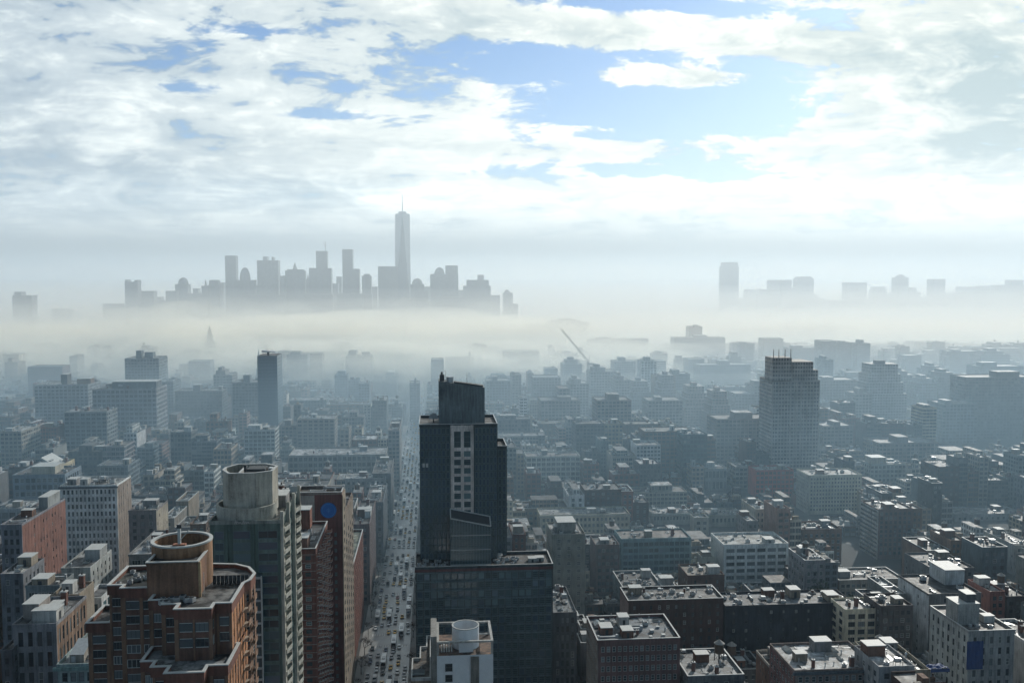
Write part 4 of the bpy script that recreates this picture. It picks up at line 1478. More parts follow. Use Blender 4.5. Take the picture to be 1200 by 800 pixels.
# right of the avenue
hero(648, 676, 720, 415, 36, (.11, .12, .13), 'dark annexe against the podium with ducts crowding its roof', 'the annexe with roof ducts', yb=860, floor=4, bay=2.4, ww=1.4, wh=2.8, n=14, bulk=0, roof=(.25, .28, .3))
hero(647, 686, 628, 500, 26, (.28, .29, .26), 'grey-green blank-flanked loft tower behind the podium', 'the grey-green loft behind the podium', yb=700, floor=4.2, bay=5, ww=2.2, wh=2.0, style='blind', extra=ex_box(.2, .75, .2, .7, 6, (.38, .38, .35)), roof=(.45, .45, .45))
hero(700, 797, 753, 350, 26, (.17, .095, .09), 'maroon brick loft with white-sashed windows and a crowded roof', 'the maroon brick loft', yb=860, floor=3.9, bay=2.1, ww=1.35, wh=2.2, style='pale', n=14, bulk=3, roof=(.13, .16, .19), sidetint=(.28, .24, .21), cope=True)
hero(736, 848, 706, 440, 20, (.085, .055, .05), 'long dark brick block with a pale-edged roof behind the maroon loft', 'the long dark brick block', yb=776, floor=4, bay=4, ww=1.4, wh=2.0, roof=(.26, .26, .26), cope=True, n=14, side='blank', sidetint=(.3, .22, .2))
hero(850, 1000, 712, 438, 20, (.035, .045, .06), 'deep blue-black shadowed block spread across the middle of the quarter', 'the blue-black shadowed block', yb=778, floor=4.4, bay=6, ww=1.2, wh=1.6, roof=(.2, .22, .24), n=16, bulk=3)  # shade put into the near-black wall tint
hero(806, 849, 676, 480, 20, (.13, .08, .065), 'square brown brick cube building with a rubble-strewn roof', 'the brown brick cube', yb=704, side='blank', roof=(.30, .27, .23), n=5, floor=4.2, bay=6, ww=1.2)
hero(848, 924, 640, 540, 26, (.80, .82, .79), 'white gridded factory building of wide four-light windows', 'the white gridded factory', yb=690, floor=4.1, bay=6.6, ww=5.0, wh=2.4, style='widedark', side='blank', sidetint=(.55, .55, .52), n=8, roof=(.45, .47, .45), cope=True)
hero(728, 810, 633, 560, 22, (.22, .33, .35), 'teal glass-fronted modern block with light mullion lines', 'the teal glass block', yb=680, floor=3.9, bay=3.2, ww=2.8, wh=2.6, style='teal', n=6)
hero(698, 726, 640, 545, 20, (.16, .12, .115), 'narrow dusky brown loft beside the teal glass block', yb=700, floor=4, bay=2.6, side='blank')
hero(633, 738, 605, 660, 22, (.58, .53, .42), 'long cream loft with a pale cornice behind the grey-green loft', 'the long cream loft', yb=630, floor=4.4, bay=3.0, ww=1.7, wh=2.3, n=8, cornice=(.5, .47, .4))
hero(764, 812, 603, 700, 22, (.44, .43, .38), 'cream commercial block with close narrow windows', yb=625, floor=4.4, bay=2.4, ww=1.3, wh=2.6, cornice=(.5, .48, .42))
hero(832, 872, 605, 690, 22, (.42, .41, .36), 'pale stone block with a tall arcaded front above the white factory', yb=632, floor=4.6, bay=3, ww=1.6, wh=3)
hero(617, 680, 536, 840, 24, (.62, .62, .55), 'cream gridded loft with two bright glazed centre bays', yb=566, bay=4.6, ww=3.8, floor=4.4)
hero(617, 634, 556, 780, 20, REDB, 'red brick tenement with a stained flank near the glass tower', yb=590, side='blank')
hero(684, 702, 545, 815, 20, REDB, 'small red brick house with a pale roof shelf', yb=568)
hero(801, 829, 510, 820, 24, (.05, .09, .10), 'dark teal glazed slab standing clear of the lofts', 'the dark teal slab', yb=570, bay=3, ww=2.8, floor=4)
hero(811, 825, 548, 800, 18, (.38, .30, .24), 'narrow tan building at the foot of the teal slab', yb=585)
hero(826, 852, 550, 810, 22, (.3, .31, .3), 'pale fluted building of tall dark window strips', yb=586, bay=3.5, ww=2.6, floor=9)
hero(862, 890, 548, 815, 24, (.36, .34, .30), 'tan gridded apartment block with a bay-windowed front', yb=580, bay=4, ww=2.2)
hero(886, 930, 552, 780, 20, (.42, .09, .06), 'bright red brick building below the masted tower', 'the bright red building', yb=590, side='blank')
hero(948, 1010, 558, 720, 26, (.66, .62, .50), 'cream apartment block with a dense grid of small windows', 'the cream dense-windowed block', yb=614, floor=3.1, bay=2.5, ww=1.3, wh=1.7, sidetint=(.42, .40, .35), cat='apartment building')
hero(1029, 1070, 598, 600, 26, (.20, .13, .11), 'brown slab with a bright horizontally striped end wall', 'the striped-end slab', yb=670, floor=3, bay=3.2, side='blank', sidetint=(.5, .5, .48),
     extra=lambda t, X0, X1, y0, y1, z: (lambda b: ([b.box(X0 - .1, X0 + .1, y0 + .6, y1 - .6, z - 2.2 - 3.0 * k, z - .9 - 3.0 * k, M_GLASS) for k in range(12)], b.build('end_glazing', t)))(MB()))
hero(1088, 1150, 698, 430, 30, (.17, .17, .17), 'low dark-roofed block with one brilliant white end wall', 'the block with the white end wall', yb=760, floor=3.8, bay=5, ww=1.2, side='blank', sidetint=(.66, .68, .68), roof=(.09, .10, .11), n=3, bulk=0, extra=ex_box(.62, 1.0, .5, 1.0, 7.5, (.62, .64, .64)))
hero(1092, 1142, 668, 482, 30, (.14, .145, .15), 'long black-roofed shed behind the white end wall', yb=688, side='blank', roof=(.08, .09, .10), n=8)
hero(1135, 1189, 742, 358, 30, (.33, .34, .34), 'pale stone corner building with a roof room and dark tank', 'the pale corner building with the tank', yb=860, floor=4.6, bay=3.2, ww=1.4, wh=2.8, sidetint=(.42, .44, .43), cope=True, extra=both(ex_box(.02, .5, .3, .6, 9, (.36, .37, .36)), ex_box(.25, .45, .35, .55, 12.5, DGREY)), n=5)
hero(931, 1030, 788, 330, 26, (.25, .20, .18), 'low loft with an arched parapet and snow-pale roof strewn with sheds', 'the pale-roofed low loft', yb=860, floor=4.0, bay=2.6, ww=1.6, wh=2.2, style='pale', roof=(.52, .54, .55), n=12, bulk=2, cornice=(.10, .12, .14), sidetint=(.22, .12, .11))
hero(1030, 1072, 784, 318, 20, (.36, .37, .38), 'squat white-topped building joined beside the pale-roofed loft', yb=860, roof=(.6, .6, .6), n=4)
hero(990, 1029, 716, 425, 16, (.72, .67, .52), 'small cream building front with six big dark windows', 'the small cream six-window front', yb=735, floor=3.8, bay=4.6, ww=3.4, wh=2.6, style='widedark', n=3, bulk=0)
hero(1032, 1070, 712, 420, 18, (.12, .11, .11), 'soot-dark brick tenement beside the small cream front', yb=740, floor=3.7, bay=3)
hero(1189, 1215, 640, 560, 40, (.36, .36, .35), 'pale sheer slab at the frame edge above the pale corner building', yb=690, side='blank')
hero(1160, 1178, 695, 445, 20, (.28, .13, .11), 'small brick-red building beside the pale slab', yb=720, side='blank')
hero(806, 872, 795, 345, 26, (.16, .17, .18), 'low dark building with a slanted white roof screen', yb=860, roof=(.30, .32, .33), n=8, cope=True)
hero(1120, 1200, 604, 690, 24, (.3, .31, .32), 'pale low loft row below the far hazy slab', yb=625, bay=4.4)
hero(1020, 1062, 545, 830, 24, (.32, .34, .32), 'stepped pale green-grey building beside a cream terrace block', yb=572, bay=4, extra=ex_box(.1, .5, .2, .8, 6, CREAM))
hero(1062, 1082, 566, 780, 18, (.5, .48, .4), 'small cream terraced building with square windows', yb=590)


# tall masted tower in the haze
def masts(t, X0, X1, y0, y1, z):
    w = X1 - X0
    T4 = (.46, .42, .39, .3)
    def zz(py): return at(930, py, 850).z
    for (f0, f1, yy0, yy1, zt) in ((0.0, .40, 0, 20, zz(419)), (.42, .86, 1, 30, zz(424)), (.88, .99, 4, 28, zz(434))):
        b = MB(); b.box(X0 + w * f0, X0 + w * f1, y0 + yy0, y0 + yy1, z + .05, zt, M_FAR, T4, bays=(2.6, 3.6, 15), top=M_ROOF, toptint=(.2, .2, .2, 0)); b.build('upper_storeys', t)
    for f, d in ((.02, .5), (.13, .5), (.26, .5), (.38, .5)):
        b = MB(); x = X0 + w * f
        b.bar((x, y0 + d, zz(419) - 10), (x, y0 + d, zz(409)), .55, M_DARKM, r2=.3); b.build('mast', t)
    for i in range(9):
        b = MB(); x = X0 + w * (.02 + .12 * i)
        b.box(x - .35, x + .35, y0 - .5, y0 - .02, 20, z - 1, M_WALL, (.5, .46, .42, 0)); b.build('pier', t)


hero(905, 961, 447, 850, 34, (.46, .42, .39), 'tall pale masonry tower stepping up to a corner with four thin masts', 'the masted tower', yb=560, bay=3.0, ww=1.3, floor=3.6, extra=masts, cat='skyscraper', n=0, bulk=0)


def taper(x0, x1, yt, Y, label, short, yb, tint=(.3, .3, .3)):
    a, b = at(x0, yt, Y), at(x1, yt, Y)
    X0, X1, z = a.x, b.x, a.z
    t = empty('setback_tower', ((X0 + X1) / 2, Y + 15, 0)); tag(t, label, 'skyscraper', 'buildings')
    W_ = X1 - X0
    for i, (e, zz) in enumerate(((0.0, z * .55), (.07, z * .72), (.13, z * .85), (.19, z))):
        W = MB(); W.box(X0 + e * W_, X1 - e * W_, Y + e * 20, Y + 34 - e * 20, 0 if i == 0 else (z * .5), zz, M_FAR, (*tint, .3), bays=(3.6, 3.6, 15), top=M_ROOF, toptint=(.3, .3, .3, 0)); W.build('tier', t)
    W = MB(); W.box(X0 + .35 * W_, X1 - .45 * W_, Y + 8, Y + 18, z, z + 4, M_FAR, (*tint, .3)); W.build('roof_house', t)
    keep(X0, X1, Y, Y + 34, x0, x1, yb); LANDMARKS.append(((x0 + x1) / 2, yt + 20, short)) if short else None


taper(1013, 1064, 427, 1120, 'tall tapering hazy tower stepping in towards its flat top', 'the tapering hazy tower', 492, (.30, .30, .30))
taper(772, 794, 440, 1180, 'slim dark setback tower with a square water tank crown', 'the slim setback tower', 475, (.2, .19, .2))
taper(803, 832, 453, 1120, 'broad brown setback apartment tower in the haze', None, 500, (.28, .23, .21))
taper(832, 858, 459, 1060, 'brown setback apartment tower next to the broad one', None, 510, (.26, .2, .18))
taper(738, 765, 447, 1220, 'stepped blue-grey tower with a stub chimney', None, 480, (.18, .2, .22))

# hazy silhouettes: (x0, x1, ytop, height in metres)
SIL = [(600, 611, 440, 60, 'thin hazy block showing beside the crown of the dark tower'), (570, 598, 447, 55, 'flat hazy slab directly behind the crown of the dark tower'),
       (625, 657, 443, 58, 'flat-topped hazy block of even height past the dark tower'), (660, 682, 427, 52, 'pale rounded building dissolving into the fog bank'),
       (668, 690, 450, 56, 'grey stepped block below the tower crane'), (692, 722, 436, 62, 'unfinished concrete building with raw floors under the crane'),
       (722, 738, 446, 58, 'stepped shoulder of a hazy block beyond the crane site'), (655, 668, 456, 60, 'thin pale slab lit on one edge'),
       (884, 905, 452, 58, 'dark hazy block hard against the masted tower'), (862, 884, 462, 48, 'low misty block before the masted tower'),
       (962, 1004, 446, 62, 'broad grey block just past the masted tower'), (966, 977, 422, 75, 'thin faint tower rising over the broad grey block'),
       (1003, 1022, 462, 55, 'dim low block at the foot of the tapering tower'), (1105, 1146, 474, 52, 'dark block with two bright roof tanks'),
       (1132, 1215, 443, 78, 'huge dark hazy slab filling the frame edge'), (1048, 1076, 440, 62, 'hazy stepped block right past the tapering tower'.replace('right past', 'just past')),
       (1078, 1104, 449, 56, 'hazy stepped block next along from the tapering tower'), (1100, 1130, 442, 64, 'hazy stepped tower just short of the huge dark slab'), (1148, 1200, 430, 66, 'pale broad mass rising behind the huge dark slab'),
       (925, 960, 408, 60, 'ghostly mass peeping behind the masted tower'), (720, 745, 424, 56, 'ghostly flat block behind the crane site shoulder'), (820, 880, 428, 52, 'ghostly long block low in the mist before the masts'), (1050, 1135, 452, 40, 'wide faint terrace of buildings in the mist'),
       (1088, 1112, 434, 60, 'faint gabled block among the misty terrace'), (963, 980, 400, 78, 'ghostly tower, first of three rising from bright mist'),
       (983, 998, 402, 76, 'ghostly tower, middle one of three in bright mist'), (1005, 1020, 403, 76, 'ghostly tower, last of three in bright mist'),
       (1062, 1080, 417, 58, 'ghostly pointed building past the trio in the mist'), (1113, 1150, 412, 62, 'ghostly broad block on the misty ridge of roofs'),
       (1150, 1184, 416, 60, 'ghostly round-topped block ending the misty ridge'), (808, 823, 383, 70, 'square ghostly tower above the fogged rooftops'),
       (790, 850, 396, 55, 'wide pale mass under the square ghostly tower'), (895, 918, 397, 60, 'dim ghostly block behind the masts'),
       (640, 690, 378, 62, 'faint rounded mass highest on the foggy slope'), (610, 650, 384, 55, 'faint shoulder joined to the rounded foggy mass'),
       (690, 760, 398, 45, 'faint long low roofline trailing down in the fog'), (505, 520, 422, 60, 'pale slab glimpsed just over the end of the avenue'),
       (522, 548, 420, 50, 'faint wide block behind the glass tower crown'), (405, 436, 418, 55, 'pair of pale towers nearly lost in bright fog'),
       (590, 632, 412, 45, 'blurred pale hump of buildings in the fog'), (760, 800, 470, 52, 'brown-grey apartment block of stacked windows in haze'),
       (700, 740, 470, 60, 'grey apartment block below the crane site'), (840, 905, 492, 52, 'long hazy red-brown apartment range'),
       (634, 680, 470, 50, 'grey loft block beneath the flat-topped hazy one'), (965, 1000, 500, 42, 'brownish hazy block at the foot of the masted tower'),
       (1030, 1100, 520, 34, 'brown hazy range under the tapering tower'), (250, 272, 440, 60, 'dim stepped block near the blue glass tower'),
       (325, 352, 500, 38, 'blocky grey building at the foot of the blue glass tower'), (480, 492, 450, 50, 'slender tower ending the avenue view')]
for (x0, x1, yt, h, lab) in SIL:
    Y = (H - h) * F / (yt - 325.0)
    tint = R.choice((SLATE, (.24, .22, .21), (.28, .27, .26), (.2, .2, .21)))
    if 'huge dark' in lab: tint = (.10, .11, .12)
    ex = None
    if 'rounded' in lab or 'round-topped' in lab:
        ex = both(ex_box(.15, .8, .1, .8, 7, tint, cope=False), ex_box(.3, .6, .2, .7, 11, tint, cope=False))
    elif 'stepped' in lab or 'gabled' in lab or 'unfinished' in lab:
        ex = both(ex_box(.1, .6, .1, .8, 6, tint, cope=False), ex_box(.2, .4, .2, .7, 10, tint, cope=False))
    elif 'pair of' in lab:
        ex = both(ex_box(.1, .4, .1, .8, 10, tint, cope=False), ex_box(.6, .9, .2, .7, 7, tint, cope=False))
    elif R.random() < .7:
        a = R.uniform(.1, .5)
        ex = ex_box(a, a + R.uniform(.15, .35), .2, .7, R.uniform(3, 7), tint, cope=False)
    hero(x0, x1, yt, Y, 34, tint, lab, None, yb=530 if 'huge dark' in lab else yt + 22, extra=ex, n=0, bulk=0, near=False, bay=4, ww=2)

# clock tower spire in the fog
def spire(px, ytip, Y, w, label):
    c = at(px, ytip, Y)
    t = empty('church_spire', (c.x, Y, 0)); tag(t, label, 'spire', 'buildings')
    zt = c.z
    b = MB(); b.box(c.x - w, c.x + w, Y - w, Y + w, 0, zt - 32, M_FAR, (*SLATE, .2), bays=(4, 5, 15)); b.build('shaft', t)
    b = MB(); b.box(c.x - w * .6, c.x + w * .6, Y - w * .6, Y + w * .6, zt - 32, zt - 20, M_WALL, (*SLATE, 0)); b.build('belfry', t)
    b = MB(); b.cyl(c.x, Y, zt - 20, zt, w * .6, .1, M_WALL, (*SLATE, 0), n=8); b.build('pointed_roof', t)
    keep(c.x - w, c.x + w, Y - w, Y + w)


spire(245.5, 381, 1900, 9, 'faint clock tower tapering to a spire in the fog')
spire(303, 408, 1500, 4, 'slight misty steeple beside the slim blue glass tower')


# ---------------------------------------------------------------- far downtown skyline
def far_tower(x0, x1, yt, Y, label, dep=45, steps=(), name='skyscraper', tint=SLATE, glass=False, group='towers of the far skyline'):
    a, b = at(x0, yt, Y), at(x1, yt, Y)
    X0, X1, z = a.x, b.x, a.z
    t = empty(name, ((X0 + X1) / 2, Y + dep / 2, 0)); tag(t, label, 'skyscraper', group)
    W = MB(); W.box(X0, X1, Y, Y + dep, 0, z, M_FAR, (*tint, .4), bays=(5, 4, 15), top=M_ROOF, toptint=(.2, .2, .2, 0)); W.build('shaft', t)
    for (xa, xb, y2, nm) in steps:
        p, q = at(xa, y2, Y), at(xb, y2, Y)
        W = MB()
        if nm == 'spire':
            W.cyl((p.x + q.x) / 2, Y + dep / 2, z, p.z, (q.x - p.x) / 2, .3, M_WALL, (*tint, 0), n=8)
        elif nm == 'dome':
            n = 8
            r = (q.x - p.x) / 2; cxx = (p.x + q.x) / 2; hh = p.z - z
            for i in range(n):
                a0, a1 = math.pi / 2 * i / n, math.pi / 2 * (i + 1) / n
                W.cyl(cxx, Y + dep / 2, z + hh * math.sin(a0), z + hh * math.sin(a1), r * math.cos(a0), max(.1, r * math.cos(a1)), M_WALL, (*tint, 0), n=16, cap=False)
        else:
            W.box(p.x, q.x, Y + 4, Y + dep - 4, z, p.z, M_FAR, (*tint, .4), bays=(5, 4, 15))
        W.build({'box': 'upper_storeys', 'spire': 'spire', 'dome': 'dome', 'crane': 'mast'}[nm], t)
    USED.append(label)
    return t


DT = 3500
FAR = [
 (14, 37, 346, 3300, 'lone squat tower standing apart at the skyline edge', [(16, 24, 342, 'box')]),
 (146, 161, 330, DT, 'square tower with corner horns, taller of a pair', [(146, 149, 327.5, 'box'), (157, 161, 328, 'box')]),
 (161, 180, 341, DT + 60, 'flat-roofed slab joined to the horned tower', []),
 (194, 206, 341, DT, 'low slab at the start of the downtown cluster', []),
 (205, 220, 333, DT + 80, 'domed tower near the start of the cluster', [(206.5, 219, 325, 'dome')]),
 (217, 238, 344, DT + 30, 'low broad block between domed and gabled towers', []),
 (236, 244, 335, DT, 'thin pointed tower just before the gabled slab', [(237.5, 241, 327, 'spire')]),
 (243, 257, 334, DT + 60, 'gabled slab of middling height', [(244.5, 255, 328, 'box')]),
 (263.5, 276, 299.5, DT + 100, 'tall thin slab with a flat notched top', []),
 (274, 298, 328, DT, 'wide tower capped by a shallow round dome', [(279, 292, 313, 'dome')]),
 (301, 326, 305, DT + 50, 'broad square slab with a flat roof and stub mast', [(318, 320, 301, 'box')]),
 (328, 334, 323, DT, 'small thin tower beside the broad square slab', []),
 (334, 357, 317, DT + 40, 'shouldered tower topped by a slender spire', [(341, 348, 307, 'spire'), (336, 355, 315.5, 'box')]),
 (357, 390, 345, DT, 'low dim block between the spired and craned towers', []),
 (362, 388, 314, DT + 80, 'stepped tower under construction with a round-shouldered top', [(370, 383, 294, 'box')]),
 (401, 413, 292, DT + 60, 'tall thin slab, second highest block before the highest tower', []),
 (412, 421, 315, DT + 40, 'lower half of a twin slab', []),
 (421, 436, 345, DT, 'low dim block past the twin slab', []),
 (424, 435, 323, DT + 20, 'small square-shouldered tower alone on the skyline', [(426, 433, 321, 'box')]),
 (443, 466, 312, DT, 'flat-roofed slab pressed against the highest tower', []),
 (481, 497, 333, DT + 30, 'small round-topped tower beside the highest tower', [(482.5, 495, 326, 'dome')]),
 (486, 502, 342, DT - 60, 'dark low block in front of the round-topped one', []),
 (504, 537, 321, DT, 'big tower with one curved shoulder', [(509, 521, 313, 'dome'), (522, 536.5, 311, 'box')]),
 (543, 575, 335, DT + 30, 'wide chamfered block with a flat roof', [(547, 573, 328, 'box')]),
 (574, 586, 346, DT, 'low block stepping down from the chamfered one', []),
 (590, 601, 343, DT + 50, 'last little tower at the end of the cluster', [(591.5, 598, 339.5, 'dome')]),
 (600, 607, 356, DT, 'stub block ending the downtown cluster', []),
 (470, 500, 350, DT - 100, 'dim base block below the highest tower', []),
 (505, 545, 348, DT - 80, 'dim base block below the curved-shoulder tower', []),
 (270, 330, 346, DT - 60, 'long dim base of roofs under the domed tower', []),
 (395, 425, 344, DT - 50, 'dim base block under the twin slab', []),
]
FAR += [(226, 232, 338, 3720, 'faint slim tower between the low block and the pointed one', []), (257, 262, 331, 3800, 'faint slim slab before the tall thin notched one', []),
 (296, 302, 334, 3750, 'faint slim shaft in the gap before the broad square slab', []), (326, 330, 329, 3780, 'faint needle-thin block behind the small thin tower', []),
 (357, 363, 327, 3700, 'faint slim tower with a point before the stepped one', [(358.5, 361.5, 320, 'spire')]), (389, 396, 332, 3750, 'faint slim block after the craned tower', []),
 (394, 400, 324, 3850, 'pale ghost of a tower in the gap before the tall thin slab', []), (436, 442, 336, 3720, 'faint low shaft before the flat-roofed slab', []),
 (497, 504, 336, 3760, 'faint shaft in the gap before the curved-shoulder tower', []), (537, 543, 340, 3700, 'faint stub between the curved and chamfered towers', []),
 (180, 188, 348, 3700, 'faint stub between the horned pair and the cluster', []), (186, 195, 352, 3650, 'low faint block leading up to the cluster', []),
 (120, 146, 356, 3650, 'low faint quay block before the horned tower', []), (560, 567, 322, 3800, 'faint narrow tower behind the chamfered block', []),
 (308, 313, 300.5, 3900, 'faint stub rising just over the broad square slab', []), (60, 80, 362, 3600, 'lowest faint block past the lone squat tower', [])]
for (x0, x1, yt, Y, lab, st) in FAR:
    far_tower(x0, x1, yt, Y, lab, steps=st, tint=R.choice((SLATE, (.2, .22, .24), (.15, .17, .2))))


def highest():
    Y = DT
    zr = at(471, 250, Y).z
    xm = at(471.3, 250, Y).x
    hw = (at(480.5, 300, Y).x - at(462, 300, Y).x) / 2
    t = empty('supertall_tower', (xm, Y + hw, 0))
    tag(t, 'highest tower of the skyline, chamfered glass with a needle mast', 'skyscraper', 'towers of the far skyline')
    W = MB()
    zb = 60
    cyy = Y + hw
    base = [(xm - hw, cyy - hw), (xm + hw, cyy - hw), (xm + hw, cyy + hw), (xm - hw, cyy + hw)]
    r = hw * 1.0
    a = .35
    topq = [(xm + r * math.cos(a + math.pi / 2 * k - 3 * math.pi / 4 + .0), cyy + r * math.sin(a + math.pi / 2 * k - 3 * math.pi / 4)) for k in range(4)]
    topq = [(xm, cyy - hw), (xm + hw, cyy), (xm, cyy + hw), (xm - hw, cyy)]
    topq = [((p[0] - xm) * .93 + xm + (.0), (p[1] - cyy) * .93 + cyy) for p in topq]
    W.prism(base, 0, zb, M_BLUEG)
    for k in range(4):
        j = (k + 1) % 4
        W.face([(*base[k], zb), (*base[j], zb), (*topq[k], zr)], M_BLUEG)
        W.face([(*base[j], zb), (*topq[j], zr), (*topq[k], zr)], M_METAL)
    W.face([(*p, zr) for p in topq], M_ROOF)
    W.build('shaft', t)
    W = MB(); W.cyl(xm, cyy, zr, zr + 8, hw * .55, hw * .5, M_METAL, n=16); W.build('roof_ring', t)
    W = MB(); W.bar((xm, cyy, zr + 8), (xm, cyy, at(471, 227, Y).z), 2.2, M_METAL, r2=.8, n=6); W.build('mast', t)


highest()
b = MB()
p = at(381.5, 297, DT + 80)
b.bar((p.x, p.y, p.z - 20), (p.x, p.y, at(381.5, 283, DT + 80).z), 1.0, M_DARKM)
b.bar((p.x, p.y, p.z + 22), (p.x - 8, p.y, p.z + 44), .7, M_DARKM)
tag(b.build('tower_crane'), 'tiny crane on the stepped tower under construction', 'crane')

NJ = 5000
for (x0, x1, yt, lab, st) in [
 (847.5, 866, 312, 'tall lone rounded tower across the water', [(849, 865, 307, 'box')]),
 (876, 886, 341, 'small round-topped tower, first past the lone tower', [(877, 885, 339, 'box')]),
 (890, 902, 341, 'small round-topped tower, second past the lone tower', [(892, 900, 339, 'box')]),
 (904, 915, 328, 'twin slab, nearer the lone tower', []), (917, 928, 328, 'twin slab, further from the lone tower', []),
 (926, 936, 337, 'low link block between twin slabs and the broad tower', []), (935, 954, 326, 'broad tower with softened corners across the water', [(937, 952, 324, 'box')]),
 (958, 975, 353, 'low domed block in a gap of the far shore skyline', [(961, 972, 349.5, 'dome')]),
 (993, 1016, 331, 'square slab standing alone across the water', []), (1025, 1039, 339, 'small stepped tower beside the square slab', [(1027, 1038, 336, 'box')]),
 (1016, 1060, 350, 'low quay block under the stepped tower', []), (1052, 1065, 325, 'slender arched-top tower across the water', [(1053.5, 1064, 321.5, 'dome')]),
 (1065, 1079, 342, 'low gabled block beside the slender tower', [(1070, 1075, 337, 'box')]), (1094, 1108, 327, 'plain upright slab across the water', []),
 (1106, 1130, 343, 'long low block past the plain slab', []), (1128, 1160, 336, 'wide flat block near the end of the far shore', [(1150, 1160, 335, 'box')]),
 (1169, 1215, 334, 'bulky end block of the far shore skyline', [(1186, 1200, 328, 'box')]), (1080, 1096, 348, 'lowest block of the far shore skyline', []), (866, 876, 350, 'stub block at the foot of the lone rounded tower', []),
 (975, 994, 352, 'long low block before the square slab across the water', []), (1160, 1170, 342, 'slim tower before the bulky end block', []), (1040, 1050, 343, 'slim tower before the slender arched one', []), (954, 960, 345, 'thin step beside the broad soft-cornered tower', [])]:
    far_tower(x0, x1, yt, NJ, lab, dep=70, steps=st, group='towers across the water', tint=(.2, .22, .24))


# ---------------------------------------------------------------- crane over the unfinished building
def crane():
    Y = (H - 62) * F / (436 - 325.0) - 10
    a = at(689, 440, Y); top = at(688, 423, Y); tip = at(658, 386, Y); back = at(692.5, 428, Y)
    t = empty('tower_crane', (a.x, Y, 0)); tag(t, 'luffing tower crane with a long raised jib over the unfinished building', 'crane')
    def lattice(p, q, w, r, n):
        b = MB(); d = (q - p); u = d.normalized(); s_ = u.cross(Vector((0, 1, 0))).normalized() * w; e = Vector((0, w, 0))
        for sg in (s_, -s_):
            b.bar(p + sg + e, q + sg + e, r, M_FRAME); b.bar(p + sg - e, q + sg - e, r, M_FRAME)
        for i in range(n):
            b.bar(p + d * (i / n) + s_, p + d * ((i + 1) / n) - s_, r * .7, M_FRAME); b.bar(p + d * (i / n) - s_, p + d * ((i + 1) / n) + s_, r * .7, M_FRAME)
        return b
    lattice(Vector((a.x, Y, 0)), Vector((a.x, Y, top.z)), 1.0, .25, 30).build('mast', t)
    lattice(Vector((a.x, Y, top.z)), Vector((tip.x, Y, tip.z)), .8, .22, 16).build('jib', t)
    b = MB(); b.box(a.x, back.x + 1.5, Y - 1.5, Y + 1.5, top.z - 5, top.z - 2.5, M_FRAME); b.build('counterweight', t)
    b = MB(); b.bar((a.x + 1, Y, top.z - 2), (a.x + 2.5, Y, top.z + 9), .3, M_FRAME); b.bar((a.x + 2.5, Y, top.z + 9), ((a.x + tip.x) / 2, Y, (top.z + tip.z) / 2), .12, M_FRAME); b.build('stay', t)
    keep(a.x - 2, a.x + 2, Y - 2, Y + 2)


crane()

# ================================================================ THE REST OF THE CITY
LOTS = []


def cap_height(x0, x1, y0):
    """keep the buildings read off the photograph in view: the greatest height a filler may have here"""
    cap = 1e9
    q0, q1 = proj((x0, y0, 20)), proj((x1, y0, 20))
    if not q0 or not q1:
        return cap
    a, b = min(q0[0], q1[0]) - 1, max(q0[0], q1[0]) + 1
    for (hx0, hx1, hy0, hy1, p0, p1, pb) in HEROES:
        if p0 is None or hy0 < y0 + 2 or p1 < a or p0 > b:
            continue
        z = at((p0 + p1) / 2, pb, y0).z
        cap = min(cap, z)
    return cap


def clash(x0, x1, y0, y1):
    return any(x0 < h[1] and x1 > h[0] and y0 < h[3] and y1 > h[2] for h in HEROES)


PAL = [(TAN, 'tan', 6), (LIME, 'pale stone', 5), (GREY, 'grey', 6), (DGREY, 'dark grey', 5), (WHT, 'white', 2), (CREAM, 'cream', 4), (REDB, 'red brick', 2), (BRN, 'brown', 6), (DBRN, 'dark brown', 4), (SLATE, 'slate grey', 5), (PINK, 'dusty pink', 1)]
PALW = [p for p in PAL for _ in range(p[2])]
ROOFS = [((.09, .09, .095), 'black'), ((.11, .11, .115), 'black'), ((.14, .14, .145), 'dark'), ((.17, .17, .17), 'grey'), ((.26, .26, .26), 'grey'), ((.40, .41, .41), 'pale'), ((.55, .56, .56), 'white'), ((.22, .20, .18), 'brown')]
rc = random.Random(77)


def add_lot(x0, x1, y0, y1, hmin, hmax, M=None, far=False):
    if x1 - x0 < 7 or y1 - y0 < 8:
        return
    if clash(x0, x1, y0, y1):
        return
    q = [proj((x, y, 10)) for x in (x0, x1) for y in (y0, y1)]
    if any(v is None for v in q) or min(v[0] for v in q) > 1290 or max(v[0] for v in q) < -90:
        return
    h = hmin + (hmax - hmin) * rc.random() ** 1.7
    if rc.random() < .06: h *= 1.45
    h = min(h, cap_height(x0, x1, y0) - 4.5)
    if y0 > 1500: h = min(h, at(600, 404, y0).z)
    if h < 7: h = 7 if h > 2 else 0
    if h == 0: return
    top = proj(((x0 + x1) / 2, y1, h))
    if top[1] > 850: return
    c = rc.choice(PALW); rf = rc.choice(ROOFS)
    LOTS.append(dict(x0=x0, x1=x1, y0=y0, y1=y1, h=h, c=c, rf=rf, bay=rc.uniform(2.6, 4.4), fl=rc.uniform(3.3, 4.2), al=rc.random(),
                     sides=rc.choice((1 | 4, 1 | 4, 15, 15, 1 | 2 | 4)), seed=rc.random(), step=rc.random()))


